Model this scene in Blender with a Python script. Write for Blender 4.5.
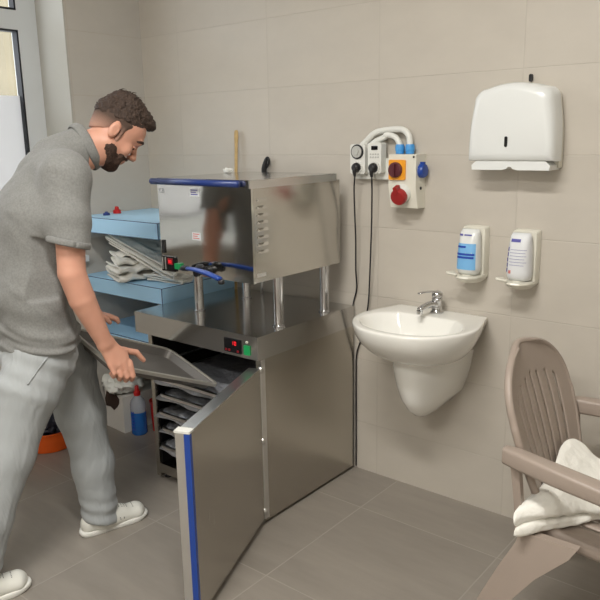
import bpy, bmesh, math, random
import numpy as np
from mathutils import Vector, Matrix
random.seed(4)
SC = bpy.context.scene
COL = SC.collection
for o in list(bpy.data.objects): bpy.data.objects.remove(o)

# ------------------------------------------------------------------ camera
F_PX, YAW, PITCH, ROLL = 703.52, 0.6847, 0.2253, -0.0182
cam_d = bpy.data.cameras.new('camera'); cam = bpy.data.objects.new('camera', cam_d); COL.objects.link(cam)
cam_d.sensor_fit = 'HORIZONTAL'; cam_d.sensor_width = 36.0; cam_d.lens = 36.0*F_PX/600.0
cam_d.clip_start = 0.05; cam_d.clip_end = 200
_f = Vector((-math.sin(YAW)*math.cos(PITCH), math.cos(YAW)*math.cos(PITCH), -math.sin(PITCH)))
_r = Vector((math.cos(YAW), math.sin(YAW), 0)); _u = _r.cross(_f)
_r2 = _r*math.cos(ROLL)+_u*math.sin(ROLL); _u2 = -_r*math.sin(ROLL)+_u*math.cos(ROLL)
cam.matrix_world = Matrix(((_r2.x,_u2.x,-_f.x,0),(_r2.y,_u2.y,-_f.y,-2.5165),(_r2.z,_u2.z,-_f.z,1.5067),(0,0,0,1)))
SC.camera = cam

# ------------------------------------------------------------------ sky, lights, exposure
W = bpy.data.worlds.new('sky'); SC.world = W; W.use_nodes = True
bg = W.node_tree.nodes['Background']; bg.inputs[0].default_value = (0.90,0.95,1.0,1); bg.inputs[1].default_value = 4.2
SC.view_settings.view_transform = 'Standard'; SC.view_settings.look = 'None'
SC.view_settings.gamma = 1; SC.view_settings.use_curve_mapping = False
SC.view_settings.exposure = 0.0
def area(name, loc, rot, sx, sy, power, color=(1,1,1), portal=False):
    l = bpy.data.lights.new(name, 'AREA'); l.shape = 'RECTANGLE'; l.size = sx; l.size_y = sy; l.energy = power; l.color = color
    if portal: l.cycles.is_portal = True
    o = bpy.data.objects.new(name, l); COL.objects.link(o); o.location = loc; o.rotation_euler = rot; return o
CEIL_Z = 3.0
LAMPS = [(-0.8,-1.95),(-0.8,-3.6)]
for i,(x,y) in enumerate(LAMPS):
    area('ceiling_tube_light', (x,y,CEIL_Z-0.10), (0,0,0), 1.15, 0.16, 57, (1.0,0.975,0.93))
area('window_portal', (-3.36,-1.35,1.8), (0,-math.pi/2,0), 1.7, 1.8, 1, portal=True)

# ------------------------------------------------------------------ helpers
def tag(o, label=None, cat=None, group=None, kind=None):
    if label: o['label'] = label
    if cat: o['category'] = cat
    if group: o['group'] = group
    if kind: o['kind'] = kind
    return o
def link(name, me, mat, parent=None, smooth=False):
    o = bpy.data.objects.new(name, me); COL.objects.link(o)
    if mat is not None and not me.materials: me.materials.append(mat)
    if parent is not None: o.parent = parent
    if smooth:
        me.polygons.foreach_set('use_smooth', [True]*len(me.polygons)); me.update()
    return o
def empty(name, loc=(0,0,0), rz=0, label=None, cat=None, group=None):
    o = bpy.data.objects.new(name, None); COL.objects.link(o); o.location = loc; o.rotation_euler = (0,0,rz)
    o.empty_display_size = 0.05
    return tag(o, label, cat, group)
def bobj(name, bm, mat, parent=None, smooth=False, bevel=0, seg=2, autosm=False):
    if bevel:
        bmesh.ops.bevel(bm, geom=[e for e in bm.edges if len(e.link_faces)==2 and e.calc_face_angle(0)>0.5], offset=bevel, segments=seg, profile=0.5, affect='EDGES', clamp_overlap=True)
    bmesh.ops.recalc_face_normals(bm, faces=bm.faces[:])
    me = bpy.data.meshes.new(name); bm.to_mesh(me); bm.free()
    o = link(name, me, mat, parent, smooth)
    if autosm:
        me.polygons.foreach_set('use_smooth', [True]*len(me.polygons))
        try: me.set_sharp_from_angle(angle=math.radians(35))
        except Exception: pass
    return o
def box(bm, x0,x1,y0,y1,z0,z1, M=None):
    vs = [bm.verts.new((x,y,z)) for z in (z0,z1) for (x,y) in ((x0,y0),(x1,y0),(x1,y1),(x0,y1))]
    fs = [(3,2,1,0),(4,5,6,7),(0,1,5,4),(1,2,6,5),(2,3,7,6),(3,0,4,7)]
    for f in fs: bm.faces.new([vs[i] for i in f])
    if M is not None:
        for v in vs: v.co = M @ v.co
    return vs
def boxo(name, x0,x1,y0,y1,z0,z1, mat, parent=None, bevel=0, M=None):
    bm = bmesh.new(); box(bm,x0,x1,y0,y1,z0,z1,M); return bobj(name,bm,mat,parent,bevel=bevel,autosm=bevel>0)
def prism(bm, pts, a, b, axis='y'):
    """polygon pts (2D) extruded from a to b along axis; axis y: pts=(x,z); x: pts=(y,z); z: pts=(x,y)"""
    def mk(p,t):
        return {'y':(p[0],t,p[1]),'x':(t,p[0],p[1]),'z':(p[0],p[1],t)}[axis]
    A=[bm.verts.new(mk(p,a)) for p in pts]; B=[bm.verts.new(mk(p,b)) for p in pts]
    bm.faces.new(A); bm.faces.new(B[::-1]); n=len(pts)
    for i in range(n): bm.faces.new((A[i],A[(i+1)%n],B[(i+1)%n],B[i]))
def rings(bm, R, cap=True, closed_v=False):
    """skin a list of rings (each list of xyz)"""
    V=[[bm.verts.new(p) for p in r] for r in R]; n=len(V[0])
    L=len(V)
    for k in range(L if closed_v else L-1):
        a=V[k]; b=V[(k+1)%L]
        for i in range(n): bm.faces.new((a[i],a[(i+1)%n],b[(i+1)%n],b[i]))
    if cap and not closed_v:
        bm.faces.new(V[0][::-1]); bm.faces.new(V[-1])
    return V
def lathe(bm, prof, c=(0,0,0), seg=28, M=None):
    """prof list of (r,z)"""
    R=[]
    for r,z in prof:
        R.append([(c[0]+r*math.cos(2*math.pi*i/seg), c[1]+r*math.sin(2*math.pi*i/seg), c[2]+z) for i in range(seg)])
    if M is not None: R=[[M@Vector(p) for p in r] for r in R]
    rings(bm,R)
def catmull(P, n=8):
    P=[Vector(p) for p in P]; out=[]
    Q=[P[0]*2-P[1]]+P+[P[-1]*2-P[-2]]
    for i in range(1,len(Q)-2):
        a,b,c,d=Q[i-1:i+3]
        for k in range(n):
            t=k/n; out.append(0.5*((2*b)+(c-a)*t+(2*a-5*b+4*c-d)*t*t+(3*b-a-3*c+d)*t**3))
    out.append(P[-1]); return out
def tube(bm, P, r, seg=10, n=8, ell=1.0, smooth=True, up=None):
    """tube through points; r float or list per control point"""
    pts = catmull(P,n) if smooth else [Vector(p) for p in P]
    m=len(pts); rs=[]
    for i in range(m):
        if isinstance(r,(int,float)): rs.append(r)
        else:
            t=i/(m-1)*(len(r)-1); k=min(int(t),len(r)-2); rs.append(r[k]+(r[k+1]-r[k])*(t-k))
    R=[]; N=None
    for i,p in enumerate(pts):
        T=(pts[min(i+1,m-1)]-pts[max(i-1,0)]).normalized()
        if N is None:
            N=(Vector(up) if up else (Vector((0,0,1)) if abs(T.z)<0.9 else Vector((1,0,0))))
        N=(N-T*N.dot(T)).normalized(); B=T.cross(N)
        R.append([p+(N*math.cos(2*math.pi*k/seg)*rs[i]*ell+B*math.sin(2*math.pi*k/seg)*rs[i]) for k in range(seg)])
    rings(bm,R)
def tubeo(name,P,r,mat,parent=None,**k):
    bm=bmesh.new(); tube(bm,P,r,**k); return bobj(name,bm,mat,parent,smooth=True)
def rrect(w,h,r,n=5,cx=0,cy=0):
    out=[]
    for (sx,sy,a0) in ((1,-1,-90),(1,1,0),(-1,1,90),(-1,-1,180)):
        for k in range(n+1):
            a=math.radians(a0+90*k/n); out.append((cx+sx*(w/2-r)+r*math.cos(a), cy+sy*(h/2-r)+r*math.sin(a)))
    return out
def circ(r,n=24,cx=0,cy=0): return [(cx+r*math.cos(2*math.pi*i/n),cy+r*math.sin(2*math.pi*i/n)) for i in range(n)]
def add_mod(o,t,**k):
    m=o.modifiers.new(t.lower(),t)
    for a,b in k.items(): setattr(m,a,b)
    return m
def text(name, s, loc, rot, size, mat, parent=None, ext=0.0004, align='CENTER'):
    c=bpy.data.curves.new(name,'FONT'); c.body=s; c.size=size; c.extrude=ext; c.align_x=align; c.align_y='CENTER'
    o=bpy.data.objects.new(name,c); COL.objects.link(o)
    bpy.context.view_layer.update(); me=bpy.data.meshes.new_from_object(o.evaluated_get(bpy.context.evaluated_depsgraph_get()))
    bpy.data.objects.remove(o); bpy.data.curves.remove(c); o=bpy.data.objects.new(name,me); COL.objects.link(o); me.materials.clear(); me.materials.append(mat)
    o.location=loc; o.rotation_euler=rot
    if parent is not None: o.parent=parent
    return o

# ------------------------------------------------------------------ materials
def srgb(r,g,b):
    f=lambda c: (c/255/12.92) if c/255<=0.04045 else ((c/255+0.055)/1.055)**2.4
    return (f(r),f(g),f(b),1)
class NT:
    def __init__(s,name):
        s.m=bpy.data.materials.new(name); s.m.use_nodes=True; s.t=s.m.node_tree; s.b=s.t.nodes['Principled BSDF']
    def n(s,t,**k):
        x=s.t.nodes.new(t)
        for a,b in k.items(): setattr(x,a,b)
        return x
    def l(s,a,b): s.t.links.new(a,b)
def mat(name,col,rough=0.5,metal=0,bump=0,bscale=200,var=0,vscale=3,coat=0,trans=0,alpha=1,emit=None,estr=0,spec=None,sheen=0,sub=0):
    q=NT(name); b=q.b
    b.inputs['Base Color'].default_value=col; b.inputs['Roughness'].default_value=rough; b.inputs['Metallic'].default_value=metal
    if coat: b.inputs['Coat Weight'].default_value=coat; b.inputs['Coat Roughness'].default_value=0.08
    if trans: b.inputs['Transmission Weight'].default_value=trans
    if alpha<1: b.inputs['Alpha'].default_value=alpha
    if spec is not None: b.inputs['Specular IOR Level'].default_value=spec
    if sheen: b.inputs['Sheen Weight'].default_value=sheen
    if sub:
        b.inputs['Subsurface Weight'].default_value=sub; b.inputs['Subsurface Radius'].default_value=(0.012,0.005,0.003); b.inputs['Subsurface Scale'].default_value=1
    if emit: b.inputs['Emission Color'].default_value=emit; b.inputs['Emission Strength'].default_value=estr
    tc=q.n('ShaderNodeTexCoord')
    if var:
        nz=q.n('ShaderNodeTexNoise'); nz.inputs['Scale'].default_value=vscale; nz.inputs['Detail'].default_value=4
        q.l(tc.outputs['Object'],nz.inputs['Vector'])
        mr=q.n('ShaderNodeMapRange'); mr.inputs[1].default_value=.3; mr.inputs[2].default_value=.7; mr.inputs[3].default_value=1-var; mr.inputs[4].default_value=1+var
        q.l(nz.outputs[0],mr.inputs[0])
        mx=q.n('ShaderNodeVectorMath',operation='SCALE'); mx.inputs[0].default_value=col[:3]; q.l(mr.outputs[0],mx.inputs['Scale'])
        q.l(mx.outputs[0],b.inputs['Base Color'])
    if bump:
        nz=q.n('ShaderNodeTexNoise'); nz.inputs['Scale'].default_value=bscale; nz.inputs['Detail'].default_value=5
        q.l(tc.outputs['Object'],nz.inputs['Vector'])
        bp=q.n('ShaderNodeBump'); bp.inputs['Strength'].default_value=bump; bp.inputs['Distance'].default_value=0.01
        q.l(nz.outputs[0],bp.inputs['Height']); q.l(bp.outputs[0],b.inputs['Normal'])
    return q.m
def tile_mat(name,col,grout,axes,off,size,gw=0.003,rough=0.35,var=0.03,streak=0,bump=0.4):
    """grid tiles on a plane; axes: which world axes carry u and v"""
    q=NT(name); g=q.n('ShaderNodeNewGeometry'); sp=q.n('ShaderNodeSeparateXYZ'); q.l(g.outputs['Position'],sp.inputs[0])
    masks=[];ids=[]
    for ax,o,s in zip(axes,off,size):
        a=q.n('ShaderNodeMath',operation='SUBTRACT'); q.l(sp.outputs[ax],a.inputs[0]); a.inputs[1].default_value=o
        d=q.n('ShaderNodeMath',operation='DIVIDE'); q.l(a.outputs[0],d.inputs[0]); d.inputs[1].default_value=s
        r=q.n('ShaderNodeMath',operation='ROUND'); q.l(d.outputs[0],r.inputs[0])
        e=q.n('ShaderNodeMath',operation='SUBTRACT'); q.l(d.outputs[0],e.inputs[0]); q.l(r.outputs[0],e.inputs[1])
        ab=q.n('ShaderNodeMath',operation='ABSOLUTE'); q.l(e.outputs[0],ab.inputs[0])
        mr=q.n('ShaderNodeMapRange'); mr.inputs[1].default_value=gw/2/s; mr.inputs[2].default_value=(gw/2+0.0015)/s; mr.inputs[3].default_value=1; mr.inputs[4].default_value=0
        q.l(ab.outputs[0],mr.inputs[0]); masks.append(mr)
        fl=q.n('ShaderNodeMath',operation='FLOOR'); q.l(d.outputs[0],fl.inputs[0]); ids.append(fl)
    mk=q.n('ShaderNodeMath',operation='MAXIMUM'); q.l(masks[0].outputs[0],mk.inputs[0]); q.l(masks[1].outputs[0],mk.inputs[1])
    cb=q.n('ShaderNodeCombineXYZ'); q.l(ids[0].outputs[0],cb.inputs[0]); q.l(ids[1].outputs[0],cb.inputs[1])
    wn=q.n('ShaderNodeTexWhiteNoise',noise_dimensions='3D'); q.l(cb.outputs[0],wn.inputs[0])
    nz=q.n('ShaderNodeTexNoise'); nz.inputs['Scale'].default_value=1.0; nz.inputs['Detail'].default_value=6; nz.inputs['Roughness'].default_value=0.6
    mp=q.n('ShaderNodeMapping'); q.l(g.outputs['Position'],mp.inputs[0])
    if streak: mp.inputs['Rotation'].default_value=(0,0,0.35); mp.inputs['Scale'].default_value=(2.2,11,1)
    else: mp.inputs['Scale'].default_value=(5,5,9)
    ad=q.n('ShaderNodeVectorMath',operation='ADD'); q.l(mp.outputs[0],ad.inputs[0])
    sc=q.n('ShaderNodeVectorMath',operation='SCALE'); q.l(wn.outputs['Color'],sc.inputs[0]); sc.inputs['Scale'].default_value=7.0
    q.l(sc.outputs[0],ad.inputs[1]); q.l(ad.outputs[0],nz.inputs['Vector'])
    m1=q.n('ShaderNodeMapRange'); m1.inputs[1].default_value=.3; m1.inputs[2].default_value=.7; m1.inputs[3].default_value=1-(streak or var); m1.inputs[4].default_value=1+(streak or var); q.l(nz.outputs[0],m1.inputs[0])
    m2=q.n('ShaderNodeMapRange'); m2.inputs[3].default_value=1-var*.5; m2.inputs[4].default_value=1+var*.5; q.l(wn.outputs[0],m2.inputs[0])
    mu=q.n('ShaderNodeMath',operation='MULTIPLY'); q.l(m1.outputs[0],mu.inputs[0]); q.l(m2.outputs[0],mu.inputs[1])
    cs=q.n('ShaderNodeVectorMath',operation='SCALE'); cs.inputs[0].default_value=col[:3]; q.l(mu.outputs[0],cs.inputs['Scale'])
    mx=q.n('ShaderNodeMix',data_type='RGBA'); q.l(mk.outputs[0],mx.inputs[0]); q.l(cs.outputs[0],mx.inputs[6]); mx.inputs[7].default_value=grout
    q.l(mx.outputs[2],q.b.inputs['Base Color']); q.b.inputs['Roughness'].default_value=rough
    iv=q.n('ShaderNodeMath',operation='SUBTRACT'); iv.inputs[0].default_value=1; q.l(mk.outputs[0],iv.inputs[1])
    bp=q.n('ShaderNodeBump'); bp.inputs['Strength'].default_value=bump; bp.inputs['Distance'].default_value=0.002; q.l(iv.outputs[0],bp.inputs['Height']); q.l(bp.outputs[0],q.b.inputs['Normal'])
    return q.m
def steel(name,col=(0.60,0.585,0.55,1),rough=0.2,stretch=(1,1,60),wob=0.02,brush=0.05):
    q=NT(name); b=q.b; b.inputs['Base Color'].default_value=col; b.inputs['Metallic'].default_value=1; b.inputs['Roughness'].default_value=rough
    tc=q.n('ShaderNodeTexCoord'); mp=q.n('ShaderNodeMapping'); mp.inputs['Scale'].default_value=stretch; q.l(tc.outputs['Object'],mp.inputs[0])
    nz=q.n('ShaderNodeTexNoise'); nz.inputs['Scale'].default_value=10; nz.inputs['Detail'].default_value=4; q.l(mp.outputs[0],nz.inputs['Vector'])
    mr=q.n('ShaderNodeMapRange'); mr.inputs[3].default_value=rough*(1-.3); mr.inputs[4].default_value=rough*1.3; q.l(nz.outputs[0],mr.inputs[0]); q.l(mr.outputs[0],b.inputs['Roughness'])
    n2=q.n('ShaderNodeTexNoise'); n2.inputs['Scale'].default_value=2.2; n2.inputs['Detail'].default_value=1; q.l(tc.outputs['Object'],n2.inputs['Vector'])
    b1=q.n('ShaderNodeBump'); b1.inputs['Strength'].default_value=wob; b1.inputs['Distance'].default_value=0.5; q.l(n2.outputs[0],b1.inputs['Height'])
    b2=q.n('ShaderNodeBump'); b2.inputs['Strength'].default_value=brush; b2.inputs['Distance'].default_value=0.002; q.l(nz.outputs[0],b2.inputs['Height']); q.l(b1.outputs[0],b2.inputs['Normal'])
    q.l(b2.outputs[0],b.inputs['Normal'])
    return q.m
def cloth_mat(name,col,var=0.06,fold=0.3,fscale=(6,6,3),weave=0.25,wscale=500,rough=0.95,fibre=0):
    q=NT(name); b=q.b; b.inputs['Roughness'].default_value=rough; b.inputs['Sheen Weight'].default_value=0.15
    tc=q.n('ShaderNodeTexCoord'); n1=q.n('ShaderNodeTexNoise'); n1.inputs['Scale'].default_value=160 if fibre else 5; n1.inputs['Detail'].default_value=4; q.l(tc.outputs['Object'],n1.inputs['Vector'])
    mr=q.n('ShaderNodeMapRange'); mr.inputs[1].default_value=.3; mr.inputs[2].default_value=.7; mr.inputs[3].default_value=1-var; mr.inputs[4].default_value=1+var; q.l(n1.outputs[0],mr.inputs[0])
    cs=q.n('ShaderNodeVectorMath',operation='SCALE'); cs.inputs[0].default_value=col[:3]; q.l(mr.outputs[0],cs.inputs['Scale']); q.l(cs.outputs[0],b.inputs['Base Color'])
    mp=q.n('ShaderNodeMapping'); mp.inputs['Scale'].default_value=fscale; mp.inputs['Rotation'].default_value=(0.5,0.2,0.3); q.l(tc.outputs['Object'],mp.inputs[0])
    n2=q.n('ShaderNodeTexNoise'); n2.inputs['Scale'].default_value=1; n2.inputs['Detail'].default_value=3; n2.inputs['Distortion'].default_value=0.8; q.l(mp.outputs[0],n2.inputs['Vector'])
    b1=q.n('ShaderNodeBump'); b1.inputs['Strength'].default_value=fold; b1.inputs['Distance'].default_value=0.05; q.l(n2.outputs[0],b1.inputs['Height'])
    n3=q.n('ShaderNodeTexNoise'); n3.inputs['Scale'].default_value=wscale; q.l(tc.outputs['Object'],n3.inputs['Vector'])
    b2=q.n('ShaderNodeBump'); b2.inputs['Strength'].default_value=weave; b2.inputs['Distance'].default_value=0.001; q.l(n3.outputs[0],b2.inputs['Height']); q.l(b1.outputs[0],b2.inputs['Normal']); q.l(b2.outputs[0],b.inputs['Normal'])
    return q.m

WALLC=srgb(193,186,175)
M={}
M['wall_tile']=tile_mat('wall_tile',WALLC,srgb(186,179,168),(0,2),(-1.0192,0.2342),(0.6,0.3),gw=0.002,rough=0.38)
M['wall_tile_side']=tile_mat('wall_tile_side',srgb(190,185,177),srgb(186,179,168),(1,2),(-0.44,0.2342),(0.6,0.3),gw=0.002,rough=0.38)  # same tile as the back wall; this side's greyer light is in the colour
M['reveal']=mat('reveal_shaded_tile',srgb(180,178,170),0.6)  # wall tile again, darkened in colour for the shade in the reveal
M['floor_tile']=tile_mat('floor_tile',srgb(143,136,127),srgb(158,151,142),(0,1),(-1.507,-0.294),(0.6,0.5955),gw=0.003,rough=0.36,var=0.04,streak=0.10,bump=0.3)
M['plaster']=mat('white_plaster',srgb(225,222,215),0.8)
M['steel']=steel('brushed_steel_side')
M['steel_dark']=steel('brushed_steel_cabinet',(0.50,0.475,0.43,1),0.24,(60,60,1),0.015)
M['steel_mirror']=steel('polished_steel',(0.66,0.65,0.62,1),0.10,(1,1,30),0.035,0.02)
M['steel_top']=steel('worktop_steel',(0.57,0.56,0.545,1),0.16,(30,1,1),0.02,0.04)
M['chrome']=mat('chrome',(0.62,0.62,0.63,1),0.10,1)
M['alu']=mat('aluminium',(0.72,0.72,0.71,1),0.3,1)
M['rim']=mat('worn_aluminium_rim',srgb(186,182,172),0.4,metal=.35)
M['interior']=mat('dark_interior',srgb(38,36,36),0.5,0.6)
M['blue']=mat('blue_plastic',srgb(28,66,150),0.3,var=.03)
M['navy']=mat('navy_metal',srgb(38,58,120),0.3)
M['black']=mat('black_plastic',srgb(24,24,27),0.4)
M['black_panel']=mat('black_glass_panel',srgb(18,18,22),0.15)
M['red_led']=mat('red_led',srgb(230,30,40),0.4,emit=srgb(255,40,50),estr=0.9)
M['red_dim']=mat('red_lens',srgb(150,28,38),0.3)
M['green']=mat('green_switch',srgb(25,130,70),0.3,emit=srgb(20,140,80),estr=0.25)
M['ceramic']=mat('white_ceramic',srgb(242,241,235),0.12,coat=0.5)
M['drain_dark']=mat('overflow_dark',srgb(80,80,78),0.4)
M['white_plastic']=mat('white_plastic',srgb(226,228,226),0.22,coat=.3)
M['white_matt']=mat('white_matt_plastic',srgb(222,222,216),0.45)
M['ivory']=mat('ivory_plastic',srgb(222,219,206),0.3)
M['grey_plastic']=mat('grey_plastic',srgb(185,185,180),0.4)
M['orange']=mat('orange_plastic',srgb(238,160,40),0.4)
M['red']=mat('red_plastic',srgb(190,28,28),0.35)
M['brick_red']=mat('dark_red_plastic',srgb(158,40,40),0.35)
M['knob']=mat('dark_maroon_knob',srgb(92,44,50),0.35)
M['sky_blue']=mat('blue_connector',srgb(70,150,215),0.4)
M['laminate']=mat('pale_blue_laminate',srgb(176,220,250),0.42,var=.02)
M['laminate_edge']=mat('blue_edge',srgb(60,84,130),0.45)
M['taupe']=mat('taupe_resin',srgb(158,144,133),0.42,bump=.08,bscale=300,var=.02)
M['towel']=cloth_mat('white_towel',srgb(236,234,226),0.04,0.25,(14,14,14),0.6,350)
M['towel_grey']=cloth_mat('off_white_linen',srgb(240,238,230),0.05,0.35,(12,12,12),0.5,350)
M['shirt']=cloth_mat('grey_marl_shirt',srgb(129,129,126),0.13,0.16,(7,7,4),0.3,700,fibre=1)
M['trousers']=cloth_mat('light_grey_trousers',srgb(166,170,171),0.02,0.30,(10,10,3.5),0.15,900)
M['shoe']=mat('white_shoe',srgb(222,221,212),0.55,var=.02)
M['sole']=mat('white_sole',srgb(232,231,224),0.5)
M['hole']=mat('shoe_hole',srgb(120,118,112),0.8)
M['orange_basin']=mat('orange_basin_plastic',srgb(222,92,22),0.4)
M['bag']=mat('dark_bag_plastic',srgb(42,44,56),0.45,bump=.5,bscale=25)
M['card']=mat('white_card',srgb(205,202,196),0.7)
M['brown']=mat('dark_brown_filling',srgb(52,36,28),0.8)
M['liquid']=mat('blue_liquid',srgb(45,110,190),0.1,trans=.2)
M['clear']=mat('clear_plastic',srgb(210,215,225),0.1,trans=.5,alpha=.75)
M['label_blue']=mat('blue_label_print',srgb(30,70,170),0.5)
M['label_lblue']=mat('light_blue_label',srgb(120,180,228),0.5)
M['label_white']=mat('white_label',srgb(222,224,226),0.5)
M['label_purple']=mat('purple_print',srgb(86,84,160),0.5)
M['label_red']=mat('red_print',srgb(205,120,115),0.6)
M['wood']=mat('light_wood',srgb(196,166,112),0.6,var=.1,vscale=40)
M['mud']=mat('dark_tray_lining',srgb(112,108,103),0.5,metal=.3,var=.05,vscale=8)
M['foil']=mat('plastic_film_wrap',srgb(178,180,186),0.25,metal=.5,bump=1.0,bscale=22)
M['pvc']=mat('white_window_pvc',srgb(214,218,220),0.35)
M['gasket']=mat('black_gasket',srgb(30,32,38),0.6)
M['cream']=mat('cream_render',srgb(122,113,92),0.9,var=.08,vscale=2)
M['grey_render']=mat('grey_render',srgb(150,150,150),0.9)
# glass and frosted film
q=NT('clear_glass'); q.t.nodes.remove(q.b)
tr=q.n('ShaderNodeBsdfTransparent'); gl=q.n('ShaderNodeBsdfGlossy'); gl.inputs['Roughness'].default_value=0.02; mx=q.n('ShaderNodeMixShader'); mx.inputs[0].default_value=.05
q.l(tr.outputs[0],mx.inputs[1]); q.l(gl.outputs[0],mx.inputs[2]); q.l(mx.outputs[0],q.t.nodes['Material Output'].inputs[0]); M['glass']=q.m
q=NT('frosted_film'); q.t.nodes.remove(q.b)
tr=q.n('ShaderNodeBsdfTranslucent'); tr.inputs[0].default_value=(0.60,0.59,0.58,1); gl=q.n('ShaderNodeBsdfDiffuse'); gl.inputs[0].default_value=(.6,.6,.6,1); mx=q.n('ShaderNodeMixShader'); mx.inputs[0].default_value=.25
q.l(tr.outputs[0],mx.inputs[1]); q.l(gl.outputs[0],mx.inputs[2]); q.l(mx.outputs[0],q.t.nodes['Material Output'].inputs[0]); M['film']=q.m
# skin with colour variation
M['skin']=mat('skin',srgb(208,154,131),0.5,sub=.12,var=.05,vscale=14)
M['hair']=mat('dark_brown_hair',srgb(62,47,38),0.7,bump=1.0,bscale=90,var=.25,vscale=60)
M['beard']=mat('brown_beard',srgb(70,50,40),0.8,bump=.8,bscale=160,var=.25,vscale=90)
M['stubble']=mat('short_cropped_hair',srgb(122,96,80),0.8,bump=.3,bscale=260,var=.15,vscale=80)
M['lip']=mat('lips',srgb(176,104,92),0.45)
M['eye_white']=mat('eye_white',srgb(215,210,205),0.2)
M['eye_dark']=mat('eye_iris',srgb(45,32,26),0.15)

# ------------------------------------------------------------------ the room
XL=-3.10; XR=1.9; YB=-4.6
def struct(name,bm_or_args,mat_):
    o=bobj(name,bm_or_args,mat_); o['kind']='structure'; return o
def sbox(name,a,mat_):
    bm=bmesh.new(); box(bm,*a); return struct(name,bm,mat_)
sbox('floor',(XL-.35,XR+.1,YB-.1,.1,-.12,0),M['floor_tile'])
sbox('ceiling',(XL-.35,XR+.1,YB-.1,.1,CEIL_Z,CEIL_Z+.12),M['plaster'])
sbox('wall_back',(XL,XR,0,.12,0,CEIL_Z),M['wall_tile'])
sbox('wall_right',(XR,XR+.12,YB,.12,0,CEIL_Z),M['plaster'])
sbox('wall_front',(XL-.35,XR+.12,YB-.12,YB,0,CEIL_Z),M['plaster'])
WY0,WY1,WZ0,WZ1=-2.25,-.449,0.92,2.68
bm=bmesh.new()
box(bm,XL-.35,XL,WY1,.12,0,CEIL_Z); box(bm,XL-.35,XL,YB,WY0,0,CEIL_Z)
box(bm,XL-.35,XL-.235,WY0,WY1,0,WZ0); box(bm,XL-.35,XL,WY0,WY1,WZ1,CEIL_Z)
struct('wall_left',bm,M['wall_tile_side'])
# window reveal, tile like the walls; drawn plain, its shade put into the colour
bm=bmesh.new(); XF=XL-.235
box(bm,XF,XL-.001,WY1-.006,WY1,WZ0,WZ1); box(bm,XF,XL-.001,WY0,WY0+.006,WZ0,WZ1); box(bm,XF,XL-.001,WY0,WY1,WZ1-.006,WZ1)
struct('trim_window_reveal',bm,M['reveal'])
sbox('trim_window_sill',(XF,XL+.04,WY0-.02,WY1-.006,WZ0,WZ0+.03),M['pvc'])
# window
win=empty('window_1'); win['kind']='structure'
bm=bmesh.new(); fx0,fx1=XF-.06,XF; fw=.105; TZ0,TZ1=2.045,2.135; YM=-1.35
ya,yb=WY0+.006,WY1-.006
zA=WZ0+.03
for a in ((ya,ya+fw,zA,WZ1),(yb-fw,yb,zA,WZ1),(YM-.06,YM+.06,zA,WZ1)): box(bm,fx0,fx1,*a)
for (p0,p1) in ((ya+fw,YM-.06),(YM+.06,yb-fw)):
    for (c,d) in ((WZ1-fw,WZ1),(zA,zA+fw),(TZ0,TZ1)): box(bm,fx0,fx1,p0,p1,c,d)
bobj('window_frame',bm,M['pvc'],win)
bm=bmesh.new()
for (a,b) in ((ya+fw,YM-.06),(YM+.06,yb-fw)):
    for (c,d) in ((WZ0+.03+fw,TZ0),(TZ1,WZ1-fw)):
        g=.009
        for e in ((a,a+g,c,d),(b-g,b,c,d),(a,b,c,c+g),(a,b,d-g,d)): box(bm,fx0+.02,fx1+.002,*e)
bobj('gasket',bm,M['gasket'],win)
FZ=1.738
for k,(a,b) in enumerate(((ya+fw,YM-.06),(YM+.06,yb-fw))):
    boxo('glass_pane',fx0+.024,fx0+.028,a,b,WZ0+.03+fw,WZ1-fw,M['glass'],win)
    boxo('frosted_film',fx0+.032,fx0+.0335,a+.01,b-.01,WZ0+.04+fw,FZ,M['film'],win)
# buildings outside
def building(x,y0,y1,z1,depth,m,label,wins):
    t=empty('building',(x,(y0+y1)/2,-3),0,label,'building')
    w=(y1-y0)/2
    boxo('facade_wall',-depth,0,-w,w,-.5,z1+3,m,t)
    boxo('roof_edge',-depth-.2,.25,-w-.2,w+.2,z1+3,z1+3.3,M['grey_render'],t)
    for (a,b) in wins: boxo('facade_window',-.05,.03,a-.5,a+.5,b+3,b+4.4,M['black_panel'],t)
building(-9.5,2.83,9.5,7.0,6,M['cream'],'cream rendered building seen through the window pane, closest to the glass',[(1.9,0),(1.9,3.2)])
building(-13,-17,-8.0,4.0,6,M['cream'],'second cream building across the yard, seen only as a patch mirrored in the steel heater',[(3.5,1.2),(0,1.2),(-3,1.2)])
# ceiling lights
for i,(x,y) in enumerate(LAMPS):
    t=empty('ceiling_light',(x,y,CEIL_Z),0,['white fluorescent ceiling light nearest to the tiled sink wall','white fluorescent ceiling light at the far end of the room behind the camera'][i],'ceiling light','ceiling lights')
    boxo('housing',-.62,.62,-.1,.1,-.07,0,M['white_matt'],t,bevel=.006)
exec_later=[]

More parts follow.
